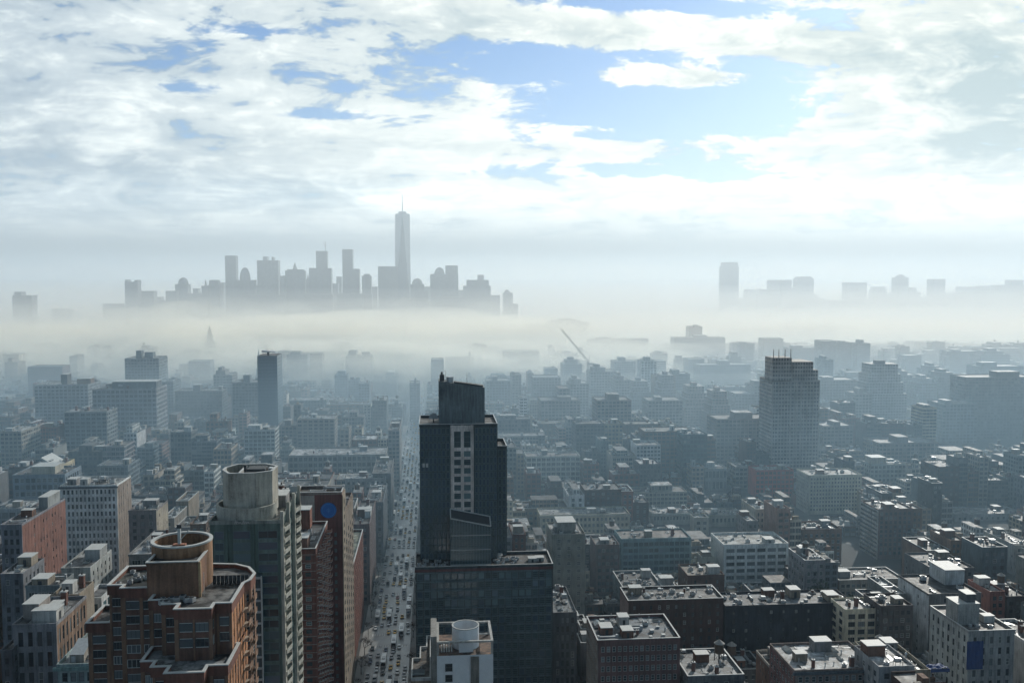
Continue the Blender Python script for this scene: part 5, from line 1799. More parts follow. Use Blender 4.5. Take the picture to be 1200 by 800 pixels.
for k in range(0, 15):
    y0 = BLK0 + PER * k
    for side in (-1, 1):
        starts = []
        if side > 0:
            x = AVR
            spans = [(AVR, 262), (292, 560), (590, 860), (890, 1200), (1230, 1500)]
        else:
            spans = [(-232, AVL), (-420, -262), (-600, -450), (-790, -630), (-1000, -820)]
        for (sa, sb) in spans:
            for half in (0, 1):
                ya = y0 + (0 if half == 0 else 31)
                yb = y0 + (29 if half == 0 else 60)
                x = sa
                while x < sb - 6:
                    w = rc.choice((7.5, 8, 8, 9, 9, 12, 12, 15, 15, 18, 22, 28))
                    if rc.random() < .1: w = 44
                    xe = min(sb, x + w)
                    if sb - xe < 7: xe = sb
                    hm = (18, 52) if side > 0 else (20, 56)
                    if y0 > 1000: hm = (14, 44)
                    if side > 0 and y0 > 820 and sa > 100: hm = (16, 62)
                    add_lot(x + .05, xe - .05, ya + rc.choice((0, 0, 0, 1.5)), yb - rc.choice((0, 2, 5, 8)), *hm)
                    x = xe
# small yards and sheds in the gaps the bigger buildings leave
base_lots = list(LOTS)
for k in range(0, 13):
    y0 = BLK0 + PER * k
    for (sa, sb) in ((AVR, 262), (292, 560), (590, 860), (-232, AVL), (-420, -262), (-600, -450)):
        for row in range(5):
            ya = y0 + row * 12
            x = sa
            while x < sb - 9:
                w = rc.choice((8, 9, 11))
                q = proj((x, ya, 5))
                if q and -60 < q[0] < 1260:
                    if not any(x < l['x1'] and x + w > l['x0'] and ya < l['y1'] and ya + 11.5 > l['y0'] for l in base_lots):
                        add_lot(x + .1, x + w - .1, ya + .1, ya + 11.4, 7, 22)
                x += w
# beyond the grid: the older quarter, streets turned, lower
for y in range(1390, 3150, 46):
    x = -1250 - (y - 1400) * .2
    rowoff = rc.uniform(-12, 12)
    while x < 1550 + (y - 1400) * .25:
        w = rc.choice((14, 20, 28, 36, 50))
        if not (AVL - 4 < x + w and x < AVR + 4 and y < 2600) and rc.random() < .90:
            yy = y + rowoff + x * .015
            hm = (10, 30) if rc.random() < .85 else (30, 62)
            add_lot(x, x + w - rc.choice((.2, 2, 8)), yy, yy + rc.uniform(18, 34), *hm)
        x += w

# which of them show: paint them far to near into a small picture and count
BW, BH = 600, 400
buf = np.full((BH, BW), -1, dtype=np.int32)


def fillpoly(pts, val):
    P = np.array([(p[0] / 2, p[1] / 2) for p in pts])
    x0, x1 = int(max(0, math.floor(P[:, 0].min()))), int(min(BW - 1, math.ceil(P[:, 0].max())))
    y0, y1 = int(max(0, math.floor(P[:, 1].min()))), int(min(BH - 1, math.ceil(P[:, 1].max())))
    if x1 < x0 or y1 < y0: return
    gy, gx_ = np.mgrid[y0:y1 + 1, x0:x1 + 1]
    gxx, gyy = gx_ + .5, gy + .5
    pos = np.ones(gxx.shape, bool); neg = np.ones(gxx.shape, bool)
    n = len(P)
    for i in range(n):
        a, b = P[i], P[(i + 1) % n]
        c = (b[0] - a[0]) * (gyy - a[1]) - (b[1] - a[1]) * (gxx - a[0])
        pos &= c >= 0; neg &= c <= 0
    m = pos | neg
    buf[y0:y1 + 1, x0:x1 + 1][m] = val


items = [(l['y0'], i, (l['x0'], l['x1'], l['y0'], l['y1'], l['h'])) for i, l in enumerate(LOTS)]
for (hx0, hx1, hy0, hy1, p0, p1, pb) in HEROES:
    if p0 is None: continue
    # height of the read-off building is not stored; its kept window stands for it
    z = None
    items.append((hy0, -2, (hx0, hx1, hy0, hy1, max(4, at((p0 + p1) / 2, pb, hy0).z))))
items.sort(key=lambda t: -t[0])
for (_, idx, (x0, x1, y0, y1, h)) in items:
    fs = [[(x0, y0, 0), (x1, y0, 0), (x1, y0, h), (x0, y0, h)], [(x0, y0, h), (x1, y0, h), (x1, y1, h), (x0, y1, h)]]
    fs.append([(x0, y0, 0), (x0, y1, 0), (x0, y1, h), (x0, y0, h)] if x0 > 0 else [(x1, y0, 0), (x1, y1, 0), (x1, y1, h), (x1, y0, h)])
    for f in fs:
        q = [proj(p) for p in f]
        if all(q): fillpoly(q, idx)
cnt = np.bincount(buf[buf >= 0].ravel(), minlength=len(LOTS))
for i, l in enumerate(LOTS):
    l['n'] = int(cnt[i])
ys, xs = np.nonzero(buf >= 0)
sx = np.bincount(buf[ys, xs], weights=xs * 2.0, minlength=len(LOTS)); sy = np.bincount(buf[ys, xs], weights=ys * 2.0, minlength=len(LOTS))
order = sorted(range(len(LOTS)), key=lambda i: -LOTS[i]['n'])
n_single = 300 - sum(1 for o in bpy.data.objects if o.get('category') in ('building', 'apartment building'))
single = [i for i in order[:max(0, n_single)] if LOTS[i]['n'] > 0]
print('LOTS', len(LOTS), 'visible', sum(1 for l in LOTS if l['n'] > 0), 'single', len(single), 'smallest', LOTS[single[-1]]['n'] if single else 0)

ORDN = 'first second third fourth fifth sixth seventh eighth ninth tenth eleventh twelfth thirteenth fourteenth fifteenth sixteenth seventeenth eighteenth nineteenth twentieth'.split()


def ordinal(n):
    if n < 20: return ORDN[n]
    tens = ['', '', 'twenty', 'thirty', 'forty', 'fifty', 'sixty', 'seventy', 'eighty', 'ninety'][((n + 1) // 10) % 10]
    r = (n + 1) % 10
    return tens + ('-' + ORDN[r - 1] if r else 'th').replace('yth', 'ieth')


def far_box(W, l, tint4, detail=True):
    x0, x1, y0, y1, h = l['x0'], l['x1'], l['y0'], l['y1'], l['h']
    W.box(x0, x1, y0, y1, 0, h, M_FAR, tint4, bays=(l['bay'], l['fl'], l['sides']), top=M_ROOF, toptint=(*l['rf'][0], 0), bottom=False)


def merged_clutter(W, l, rs):
    x0, x1, y0, y1, h = l['x0'], l['x1'], l['y0'], l['y1'], l['h']
    for (a, b, c, d) in ((x0, x1, y0, y0 + .35), (x0, x1, y1 - .35, y1)):
        W.box(a, b, c, d, h, h + .9, M_WALL, (*l['c'][0], 0), bottom=False)
    if l['step'] > .55 and x1 - x0 > 10:
        a0 = x0 + (x1 - x0) * rs.uniform(.05, .4)
        hh = rs.uniform(3, 9)
        W.box(a0, a0 + (x1 - x0) * rs.uniform(.3, .55), y0 + 3, y1 - 2, h, h + hh, M_FAR, (*l['c'][0], l['al']), bays=(3, 3.5, 15), top=M_ROOF, toptint=(*l['rf'][0], 0), bottom=False)
        if rs.random() < .3:
            W.cyl(a0 + 3, y0 + 7, h + hh + 1.5, h + hh + 5, 1.8, 1.8, M_WOOD, n=8); W.cyl(a0 + 3, y0 + 7, h + hh + 5, h + hh + 6.6, 2.0, .1, M_TANKR, n=8, cap=False)
    for _ in range(rs.randint(2, 7)):
        w, d, hh = rs.uniform(1, 4.5), rs.uniform(1, 4.5), rs.uniform(.8, 4)
        if x1 - x0 < w + 3 or y1 - y0 < d + 3: continue
        a, b = rs.uniform(x0 + 1, x1 - w - 1), rs.uniform(y0 + 1, y1 - d - 1)
        W.box(a, a + w, b, b + d, h, h + hh, M_WALL, (*rs.choice((TAN, GREY, LIME, WHT, BRN, (.5, .5, .5))), 0), bottom=False)


rels = {}
seen_labels = set()
singles = sorted(single, key=lambda i: LOTS[i]['y0'])
REL = []
for i in singles:
    l = LOTS[i]
    cxp, cyp = sx[i] / max(1, l['n']), sy[i] / max(1, l['n'])
    best = min(LANDMARKS, key=lambda m: (m[0] - cxp) ** 2 + (2.0 * (m[1] - cyp)) ** 2)
    ddx, ddy = cxp - best[0], cyp - best[1]
    if abs(ddy) * 2.0 > abs(ddx):
        rel = 'beyond' if ddy < 0 else 'in front of'
    else:
        rel = 'beside' if (ddx > 0) == (best[0] > 480) else 'on the avenue side of'
    REL.append((i, best[2], rel, math.hypot(ddx, ddy)))
byk = {}
for r in REL:
    byk.setdefault((r[1], r[2]), []).append(r)
LAB = {}
for key, rs_ in byk.items():
    rs_.sort(key=lambda r: r[3])
    for n_, r in enumerate(rs_):
        l = LOTS[r[0]]
        size = 'tall' if l['h'] > 48 else ('low' if l['h'] < 24 else 'mid-height')
        if len(key[0].split()) > 5: size = size.replace('mid-height', 'middling')
        words_ = f"{size} {l['c'][1]} {l['rf'][1]}-roofed building, {ordinal(n_)} {key[1]} {key[0]}"
        if len(words_.split()) > 16: words_ = words_.replace(l['rf'][1] + '-roofed ', '')
        if n_ == 0:
            words_ = f"{size} {l['c'][1]} {l['rf'][1]}-roofed building, right {key[1]} {key[0]}".replace('right ', 'just ')
        if len(words_.split()) > 16: words_ = words_.replace(l['rf'][1] + '-roofed ', '').replace('-height', '').replace('mid ', 'mid-height ')
        if len(words_.split()) > 16: words_ = words_.replace(size + ' ', '', 1)
        LAB[r[0]] = words_

for i in singles:
    l = LOTS[i]
    x0, x1, y0, y1, h = l['x0'], l['x1'], l['y0'], l['y1'], l['h']
    rs = random.Random(int(l['seed'] * 1e6))
    t = empty('city_building', ((x0 + x1) / 2, (y0 + y1) / 2, 0))
    tag(t, LAB[i], 'building', 'buildings')
    kk = rs.uniform(.75, 1.2); tint = tuple(c * kk * rs.uniform(.96, 1.04) for c in l['c'][0])
    t4 = (*tint, l['al'])
    near = y0 < 700
    poly = rect(x0, x1, y0, y1)
    W = MB()
    if near:
        W.prism(inset(poly, .3), 0, h - .02, M_WALL, (*tint, 0))
        wins = []
        ww = l['bay'] * (.42 + .3 * l['al']); wh = l['fl'] * rs.uniform(.5, .62)
        st = rs.choice(('sash', 'sash', 'pale', 'blind', 'widedark', 'industrial')) if l['al'] < .7 else rs.choice(('widedark', 'industrial', 'teal'))
        zc = max(0, h - 40)
        sidet = tuple(c * .9 for c in tint) if rs.random() < .5 else rs.choice((TAN, BRN, GREY, REDB))
        do_facade(W, wins, Facade((x0, y0), (x1, y0), zc, h, floor=l['fl'], bay=l['bay'], ww=ww, wh=wh, style=st, tint=(*tint, 0), end=.5))
        L_ = (x0 + x1) / 2 > -20
        a, b = ((x0, y1), (x0, y0)) if L_ else ((x1, y0), (x1, y1))
        sk = None
        if l['sides'] != 15 and rs.random() < .7:
            pat = [rs.random() < .4 for _ in range(40)]
            sk = lambda i, j: not pat[i] or rs.random() < .3
            do_facade(W, wins, Facade(a, b, zc, h, floor=l['fl'], bay=3.2, ww=.95, wh=1.5, style='sash', tint=(*sidet, 0), end=.6, skip=sk))
        elif l['sides'] == 15:
            do_facade(W, wins, Facade(a, b, zc, h, floor=l['fl'], bay=l['bay'] * 1.2, ww=ww, wh=wh, style=st, tint=(*tint, 0), end=.6))
        else:
            if L_: W.box(x0, x0 + .35, y0 + .32, y1, 0, h - .01, M_WALL, (*sidet, 0))
            else: W.box(x1 - .35, x1, y0 + .32, y1, 0, h - .01, M_WALL, (*sidet, 0))
        W.build('wall', t)
        put_windows(t, wins, 60)
        if rs.random() < .35 and x1 - x0 > 8 and y0 < 640:
            fe = MB(); xc = (x0 + x1) / 2 + rs.uniform(-1, 1)
            for k_ in range(min(8, int(h / l['fl']) - 1)):
                z_ = h - 2.0 - (k_ + 1) * l['fl']
                fe.box(xc - 1.8, xc + 1.8, y0 - 1.0, y0 - .02, z_, z_ + .08, M_DARKM)
                fe.box(xc - 1.8, xc + 1.8, y0 - 1.02, y0 - .98, z_ + .85, z_ + .92, M_DARKM)
                for q_ in range(7):
                    fe.box(xc - 1.8 + q_ * .6 - .02, xc - 1.8 + q_ * .6 + .02, y0 - 1.02, y0 - .98, z_ + .08, z_ + .85, M_DARKM)
                fe.bar((xc - 1.4 if k_ % 2 else xc + 1.4, y0 - .6, z_), (xc + 1.2 if k_ % 2 else xc - 1.2, y0 - .6, z_ - l['fl']), .12, M_DARKM)
            fe.build('fire_escape', t)
    else:
        W.box(x0, x1, y0, y1, 0, h, M_FAR, t4, bays=(l['bay'], l['fl'], l['sides']))
        W.build('wall', t)
    rb = MB(); rb.face([(p[0], p[1], h + .02) for p in poly], M_ROOF, (*l['rf'][0], 0)); rb.build('roof', t)
    ring(poly, h + .03, h + rs.uniform(.7, 1.5), .35, M_WALL, (*tint, 0), cope=M_COPE if (near and rs.random() < .35) else None, root=t)
    if l['step'] > (.72 if near else .5) and x1 - x0 > 11 and y1 - y0 > 12:
        b = MB(); hh = rs.uniform(3.5, 8)
        a0 = x0 + (x1 - x0) * rs.uniform(.1, .4)
        b.box(a0, a0 + (x1 - x0) * rs.uniform(.3, .5), y0 + 5, y1 - 3, h + .03, h + hh, M_FAR, t4, bays=(3, 3.5, 15), top=M_ROOF, toptint=(*rs.choice(ROOFS)[0], 0)); b.build('penthouse', t)
    if y0 < 1250:
        clutter(t, x0 + 1.2, x1 - 1.2, y0 + 1.5, y1 - 1.2, h, rs.randint(7, 15) if near else rs.randint(3, 7), 1 if rs.random() < .8 else 0, rs)
    if rs.random() < (.16 if near else .06) and y0 < 1100 and NWT[0] < 34 and x1 - x0 > 9:
        water_tower(x0 + (x1 - x0) * rs.uniform(.3, .7), y0 + (y1 - y0) * rs.uniform(.4, .7), h, ' '.join(('water tank on the ' + LAB[i].replace(l['rf'][1] + '-roofed ', '').replace('-height', '')).replace('the mid ', 'the ').replace('the tall ', 'the ').replace('the low ', 'the ').replace('the grey-green loft behind the podium', 'the grey-green loft').split()[:16]), rs.uniform(.85, 1.1), red=rs.random() < .15)

W = MB()
rs = random.Random(5)
ss = set(singles)
nrest = 0
for i, l in enumerate(LOTS):
    if i in ss: continue
    if l['n'] == 0 and rs.random() < .55 and l['y0'] > 900: continue
    kk = rs.uniform(.7, 1.2); tint = tuple(c * kk * rs.uniform(.96, 1.04) for c in l['c'][0])
    far_box(W, l, (*tint, l['al']))
    nrest += 1
    if l['y0'] < 2200: merged_clutter(W, l, rs)
o = W.build('smaller_buildings'); tag(o, 'mass of smaller buildings filling the blocks into the mist', 'buildings', kind='stuff')
print('rest', nrest)

# water towers the photograph shows plainly
for (px, py, Y, z, lab, red) in ((717, 735, 366, None, 'red-painted water tank with a pale cone on the maroon loft', True),
                                 (843, 748, 356, None, 'tall water tank on high legs beside the low dark building', False),
                                 (961, 748, 400, None, 'squat water tank with an umbrella-like pale cone, alone in the shade', False),
                                 (1031, 742, 400, None, 'water tank with a wide pale cone near the small cream front', False),
                                 (952, 690, 455, None, 'dark water tank on the blue-black shadowed block', False)):
    p = at(px, py, Y)
    water_tower(p.x, Y, p.z - 9.0, lab, .95, red)
    # a plinth or roof under it where the city has none is the building below
# blue tarpaulins
for (px, py, Y, w, d, lab) in ((1102, 784, 330, 7.5, 4, 'bright blue tarpaulin spread over a low roof corner'), (1163, 786, 345, 7, 9, 'big blue tarpaulin hung down the pale corner building')):
    p = at(px, py, Y); b = MB()
    if w > 7.2:
        n = 8
        for i in range(n):
            for j in range(n):
                f = lambda a, c: (p.x - w / 2 + w * a / n, Y + d * c / n, p.z + .5 * math.sin(a * 1.3) * math.cos(c * .9) + .7 - .08 * abs(a - 4) ** 1.6)
                b.face([f(i, j), f(i + 1, j), f(i + 1, j + 1), f(i, j + 1)], M_TARP)
        b.face([(p.x - w / 2, Y, p.z - 1), (p.x + w / 2, Y, p.z - 1), (p.x + w / 2, Y, p.z + .3), (p.x - w / 2, Y, p.z + .3)], M_TARP)
    else:
        n = 12
        for i in range(n):
            x0_, x1_ = p.x - w / 2 + w * i / n, p.x - w / 2 + w * (i + 1) / n
            ya_, yb_ = 357.2 + .12 * math.sin(i * 1.9), 357.2 + .12 * math.sin((i + 1) * 1.9)
            b.face([(x0_, ya_, 40 - 10), (x1_, yb_, 40 - 10), (x1_, yb_, 41.8), (x0_, ya_, 41.8)], M_TARP)
    tag(b.build('tarpaulin'), lab, 'tarpaulin')


# ================================================================ VEHICLES
def paint(name, col):
    return simple(name, col, .3, .1, .08, 3.0, .6)


PAINTS = {'yellow': paint('taxi_yellow', (.75, .42, .03)), 'white': paint('white_paint', (.72, .73, .72)), 'black': paint('black_paint', (.02, .02, .022)),
          'silver': paint('silver_paint', (.42, .43, .44)), 'grey': paint('grey_paint', (.12, .125, .13)), 'dark red': paint('dark_red_paint', (.22, .03, .03)), 'dark blue': paint('dark_blue_paint', (.03, .05, .12))}


def loft(b, secs, mat):
    """secs: list of (y, half width bottom, half width top, z bottom, z top)"""
    R_ = [[(-s[1], s[0], s[3]), (s[1], s[0], s[3]), (s[2], s[0], s[4]), (-s[2], s[0], s[4])] for s in secs]
    for i in range(len(R_) - 1):
        for k in range(4):
            j = (k + 1) % 4
            b.face([R_[i][k], R_[i + 1][k], R_[i + 1][j], R_[i][j]][::-1], mat)
    b.face(R_[0], mat); b.face(R_[-1][::-1], mat)


def car_shapes(kind, pm):
    out = []
    if kind in ('car', 'taxi'):
        b = MB(); loft(b, [(-2.35, .70, .66, .38, .62), (-2.2, .88, .82, .28, .74), (-1.1, .92, .86, .26, .92), (.3, .93, .88, .26, .96), (1.5, .93, .87, .26, .98), (2.2, .88, .80, .30, .92), (2.38, .74, .70, .40, .76)], pm); out.append(('body', b, []))
        b = MB(); loft(b, [(-1.15, .84, .80, .90, .93), (-.35, .84, .62, .90, 1.36), (.9, .84, .62, .90, 1.38), (1.65, .82, .76, .92, .98)], M_CARG); cab = b
        out.append(('cabin_glass', cab, []))
        b = MB(); b.box(-.60, .60, -.34, .9, 1.37, 1.42, pm); out.append(('car_roof', b, []))
        if kind == 'taxi':
            b = MB(); b.box(-.35, .35, .1, .35, 1.42, 1.60, M_LAMPG); out.append(('roof_light', b, []))
        wy, zr, wx = (-1.4, 1.4), .33, .84
        for x in (-.62, .62):
            b = MB(); b.box(x - .17, x + .17, -2.39, -2.30, .50, .66, M_LAMPG); out.append(('headlight', b, []))
    elif kind == 'van':
        b = MB(); loft(b, [(-2.6, .80, .74, .40, .85), (-2.4, .96, .90, .30, 1.10), (-1.6, .98, .94, .30, 1.25), (-1.0, .98, .88, .30, 2.05), (2.5, .98, .90, .30, 2.12), (2.6, .94, .86, .36, 2.0)], pm); out.append(('body', b, []))
        b = MB(); b.face([(-.80, -1.63, 1.27), (.80, -1.63, 1.27), (.74, -1.05, 1.98), (-.74, -1.05, 1.98)], M_CARG); out.append(('windscreen', b, []))
        wy, zr, wx = (-1.7, 1.7), .36, .88
        for x in (-.66, .66):
            b = MB(); b.box(x - .16, x + .16, -2.66, -2.55, .62, .82, M_LAMPG); out.append(('headlight', b, []))
    elif kind == 'truck':
        b = MB(); loft(b, [(-4.3, 1.0, .95, .5, 1.3), (-4.1, 1.1, 1.05, .45, 1.5), (-3.5, 1.1, 1.0, .45, 2.5), (-2.3, 1.1, 1.0, .45, 2.6)], pm); out.append(('cab', b, []))
        b = MB(); b.box(-1.22, 1.22, -2.2, 4.3, .85, 3.5, PAINTS['white']); b.box(-.9, .9, -2.2, 4.2, .5, .84, M_DARKM); out.append(('cargo_box', b, []))
        b = MB(); b.face([(-.92, -4.13, 1.52), (.92, -4.13, 1.52), (.86, -3.56, 2.42), (-.86, -3.56, 2.42)], M_CARG); out.append(('windscreen', b, []))
        wy, zr, wx = (-3.3, 2.9), .5, 1.0
    else:
        b = MB(); loft(b, [(-6.0, 1.18, 1.12, .35, 3.0), (-5.8, 1.26, 1.2, .32, 3.1), (5.8, 1.26, 1.2, .32, 3.1), (6.0, 1.2, 1.12, .4, 3.0)], pm); out.append(('body', b, []))
        b = MB(); b.box(-1.0, 1.0, -6.05, -6.01, 1.1, 2.6, M_CARG); out.append(('windscreen', b, []))
        b = MB(); b.box(-1.29, -1.27, -5, 5.4, 1.4, 2.5, M_CARG); b.box(1.27, 1.29, -5, 5.4, 1.4, 2.5, M_CARG); out.append(('side_glass', b, []))
        b = MB(); b.box(-.8, .8, -2.5, .5, 3.11, 3.4, M_METAL); out.append(('roof_unit', b, []))
        wy, zr, wx = (-4.0, 3.6), .5, 1.12
    for y in wy:
        for x in (-wx, wx):
            b = MB(); n = 12
            pts = [(math.cos(2 * math.pi * i / n) * zr, math.sin(2 * math.pi * i / n) * zr + zr) for i in range(n)]
            for i in range(n):
                j = (i + 1) % n
                b.face([(x - .11, y + pts[i][0], pts[i][1]), (x - .11, y + pts[j][0], pts[j][1]), (x + .11, y + pts[j][0], pts[j][1]), (x + .11, y + pts[i][0], pts[i][1])], M_TYRE)
            b.face([(x - .11, y + p[0], p[1]) for p in pts], M_TYRE); b.face([(x + .11, y + p[0], p[1]) for p in reversed(pts)], M_TYRE)
            out.append(('wheel', b, []))
    return out


PROTO = {}


def vehicle(kind, colour, x, y, label, group, small, rz=0.0):
    key = (kind, colour)
    if key not in PROTO:
        sh = car_shapes(kind, PAINTS[colour])
        j = MB()
        for nm, b, _ in sh:
            for f, m, t_ in zip(b.f, b.m, b.t):
                j.face([b.v[i] for i in f], b.mats[m])
        PROTO[key] = ([(nm, b.mesh(nm)) for nm, b, _ in sh], j.mesh('vehicle'))
    parts, joined = PROTO[key]
    nm = {'car': 'car', 'taxi': 'taxi', 'van': 'van', 'truck': 'box_truck', 'bus': 'bus'}[kind]
    if small:
        o = inst(nm, joined, None, (x, y, .02), rz)
    else:
        o = empty(nm, (x, y, .02)); o.rotation_euler = (0, 0, rz)
        for pn, me in parts:
            c = bpy.data.objects.new(pn, me); COL.objects.link(c); c.parent = o
    tag(o, label, {'car': 'car', 'taxi': 'taxi', 'van': 'van', 'truck': 'truck', 'bus': 'bus'}[kind], group)
    return o


rv = random.Random(21)
LN = 6
lane_w = (KR - KL) / LN
TRAFFIC = []
for ln in range(LN):
    x = KL + lane_w * (ln + .5)
    y = 340 + rv.uniform(0, 8)
    while y < 1900:
        if rv.random() < (.84 if y < 900 else .75):
            r_ = rv.random()
            if ln in (0, LN - 1): r_ = r_ * .75 + .25
            if r_ < .30: kind, colr = 'taxi', 'yellow'
            elif r_ < .84: kind, colr = 'car', rv.choice(('white', 'black', 'black', 'silver', 'silver', 'grey', 'white', 'white', 'white', 'silver', 'dark red', 'dark blue'))
            elif r_ < .92: kind, colr = 'van', rv.choice(('white', 'white', 'black', 'silver'))
            elif r_ < .975: kind, colr = 'truck', rv.choice(('white', 'white', 'dark blue'))
            else: kind, colr = 'bus', 'white'
            L_ = {'car': 4.7, 'taxi': 4.7, 'van': 5.2, 'truck': 8.6, 'bus': 12}[kind]
            TRAFFIC.append((y + L_ / 2, ln, x + rv.uniform(-.35, .35), kind, colr, rv.uniform(-.03, .03)))
            y += L_ + rv.uniform(1.8, 7.5) * (1 + (y - 350) / 1500)
        else:
            y += rv.uniform(5, 12)
        yy = (y - (BLK0 - 20)) % PER          # crossings stay mostly clear
        if yy < 18 and rv.random() < .45: y += 18 - yy
TRAFFIC.sort()
idx = [0] * LN
TJ = MB()
nv = 0
for (y, ln, x, kind, colr, rz) in TRAFFIC:
    word = {'car': 'car', 'taxi': 'cab', 'van': 'van', 'truck': 'box truck', 'bus': 'bus'}[kind]
    if nv < 299:
        idx[ln] += 1
        lab = f"{colr} {word}, {ordinal(idx[ln] - 1)} up the {ordinal(ln)} lane counted from the balcony towers"
        vehicle(kind, colr, x, y, lab, 'vehicles on the avenue', y > 640, rz)
        nv += 1
    else:
        pm = PAINTS[colr]
        w, L_, h1, h2 = {'car': (.9, 2.3, .95, 1.4), 'taxi': (.9, 2.3, .95, 1.4), 'van': (1, 2.6, 1.2, 2.1), 'truck': (1.2, 4.3, 1.2, 3.5), 'bus': (1.25, 6, 1.3, 3.1)}[kind]
        TJ.box(x - w, x + w, y - L_, y + L_, .25, h1, pm)
        TJ.box(x - w * .8, x + w * .8, y - L_ * .5, y + L_ * .75, h1, h2 - .05, M_CARG if kind != 'truck' else pm, top=pm)
tag(TJ.build('distant_traffic'), 'dense far traffic thinning into specks down the avenue', 'traffic', kind='stuff')
print('vehicles', nv)


# ================================================================ STREET LAMPS AND BARE TREES
def lamp_meshes():
    a = MB(); a.cyl(0, 0, 0, 8.6, .12, .07, M_METAL, n=8); a.cyl(0, 0, 0, .6, .22, .18, M_METAL, n=8)
    b = MB(); b.bar((0, 0, 8.5), (2.2, 0, 9.2), .06, M_METAL)
    c = MB(); c.box(1.9, 2.8, -.16, .16, 9.1, 9.3, M_METAL); c.box(1.95, 2.75, -.12, .12, 9.04, 9.1, M_LAMPG)
    return [('pole', a.mesh('pole')), ('arm', b.mesh('arm')), ('lamp_head', c.mesh('lamp_head'))]


LM = lamp_meshes()
for sd, x in (('balcony-tower', KL - .7), ('podium', KR + .7)):
    for i in range(9):
        y = 362 + i * 40
        if sd == 'podium' and i > 7: continue
        t = empty('street_lamp', (x, y, .15)); t.rotation_euler = (0, 0, 0 if x < -20 else math.pi)
        tag(t, f"grey street lamp, {ordinal(i)} up the {sd} pavement of the avenue", 'street lamp', 'street lamps along the avenue')
        for nm, me in LM:
            c = bpy.data.objects.new(nm, me); COL.objects.link(c); c.parent = t


def bare_tree(seed, leafy=False):
    r_ = random.Random(seed)
    tr = MB(); cr = MB()
    tips = []
    def grow(p, d, L, rad, lev, b):
        q = p + d * L
        b.bar(p, q, rad, M_BARK, r2=rad * .65, n=5)
        if lev == 0:
            tips.append(q); return
        for _ in range(r_.choice((3, 3, 4))):
            v = Vector((r_.gauss(0, 1), r_.gauss(0, 1), r_.gauss(.35, .6))).normalized()
            grow(q, (d * .9 + v * .85).normalized(), L * r_.uniform(.55, .75), rad * .6, lev - 1, cr if lev <= 2 else tr)
    grow(Vector((0, 0, 0)), Vector((0, 0, 1)), 3.0, .2, 4, tr)
    for q in tips:
        for _ in range(3 if not leafy else 7):
            v = Vector((r_.gauss(0, 1), r_.gauss(0, 1), r_.gauss(.2, 1))).normalized()
            if leafy:
                a = q + v * r_.uniform(0, .8); u = Vector((r_.gauss(0, 1), r_.gauss(0, 1), r_.gauss(0, 1))).normalized() * .28; w = v.cross(u).normalized() * .28
                cr.face([a - u, a + w, a + u, a - w], M_LEAF)
            else:
                cr.bar(q, q + v * r_.uniform(.5, 1.1), .025, M_TWIG, r2=.01, n=3)
    return tr.mesh('trunk'), cr.mesh('crown')


TM = [bare_tree(1), bare_tree(2), bare_tree(3)]
TL = [bare_tree(4, True)]
rt = random.Random(4)
ti = 0
for i in range(22):
    x = KL - 1.6 if i < 15 else KR + 1.5
    y = 372 + (i if i < 15 else i - 15) * (24 if i < 15 else 38) + rt.uniform(-3, 3)
    t = empty('street_tree', (x, y, .15)); t.rotation_euler = (0, 0, rt.uniform(0, 6)); k = rt.uniform(.8, 1.25); t.scale = (k, k, k)
    side_ = 'balcony-tower' if i < 15 else 'podium'
    tag(t, f"bare street tree, {ordinal(i if i < 15 else i - 15)} up the {side_} pavement of the avenue", 'tree', 'bare street trees')
    for nm, me in zip(('trunk', 'crown'), rt.choice(TM)):
        c = bpy.data.objects.new(nm, me); COL.objects.link(c); c.parent = t
for i, (px, py, Y, lab, lf) in enumerate(((48, 712, 345, 'dark tangled tree behind the grey five-bay building', True), (118, 672, 400, 'dark bushy tree beside the pale house with the roof room', True),
                                   (128, 668, 412, 'bare yard tree behind the white-framed glass box', False), (92, 682, 385, 'small dark tree before the pale house', True),
                                   (952, 668, 500, 'dark tree rising among roofs past the white factory', True), (985, 660, 520, 'bare tree further past the white factory', False), (1002, 690, 470, 'dark tree behind the small cream front', True))):
    p = at(px, py, Y)
    t = empty('tree', (p.x, Y, 0)); k = max(2.0, p.z / 9.0); t.scale = (min(k, 3.2), min(k, 3.2), k); t.rotation_euler = (0, 0, i)
    tag(t, lab, 'tree', 'yard trees')
    for nm, me in zip(('trunk', 'crown'), TL[0] if lf else TM[i % 3]):
        c = bpy.data.objects.new(nm, me); COL.objects.link(c); c.parent = t

# ================================================================ AIR
def volume(name, x0, x1, y0, y1, z0, z1, dens, col, g, label=None):
    m = bpy.data.materials.new(name); m.use_nodes = True
    nt = m.node_tree; nt.nodes.clear()
    out = nt.nodes.new('ShaderNodeOutputMaterial'); pv_ = nt.nodes.new('ShaderNodeVolumePrincipled')
    pv_.inputs['Density'].default_value = dens
    pv_.inputs['Color'].default_value = (*col, 1)
    pv_.inputs['Anisotropy'].default_value = g
    nt.links.new(pv_.outputs[0], out.inputs['Volume'])
    b = MB(); b.box(x0, x1, y0, y1, z0, z1, m)
    return tag(b.build(name), kind='stuff')


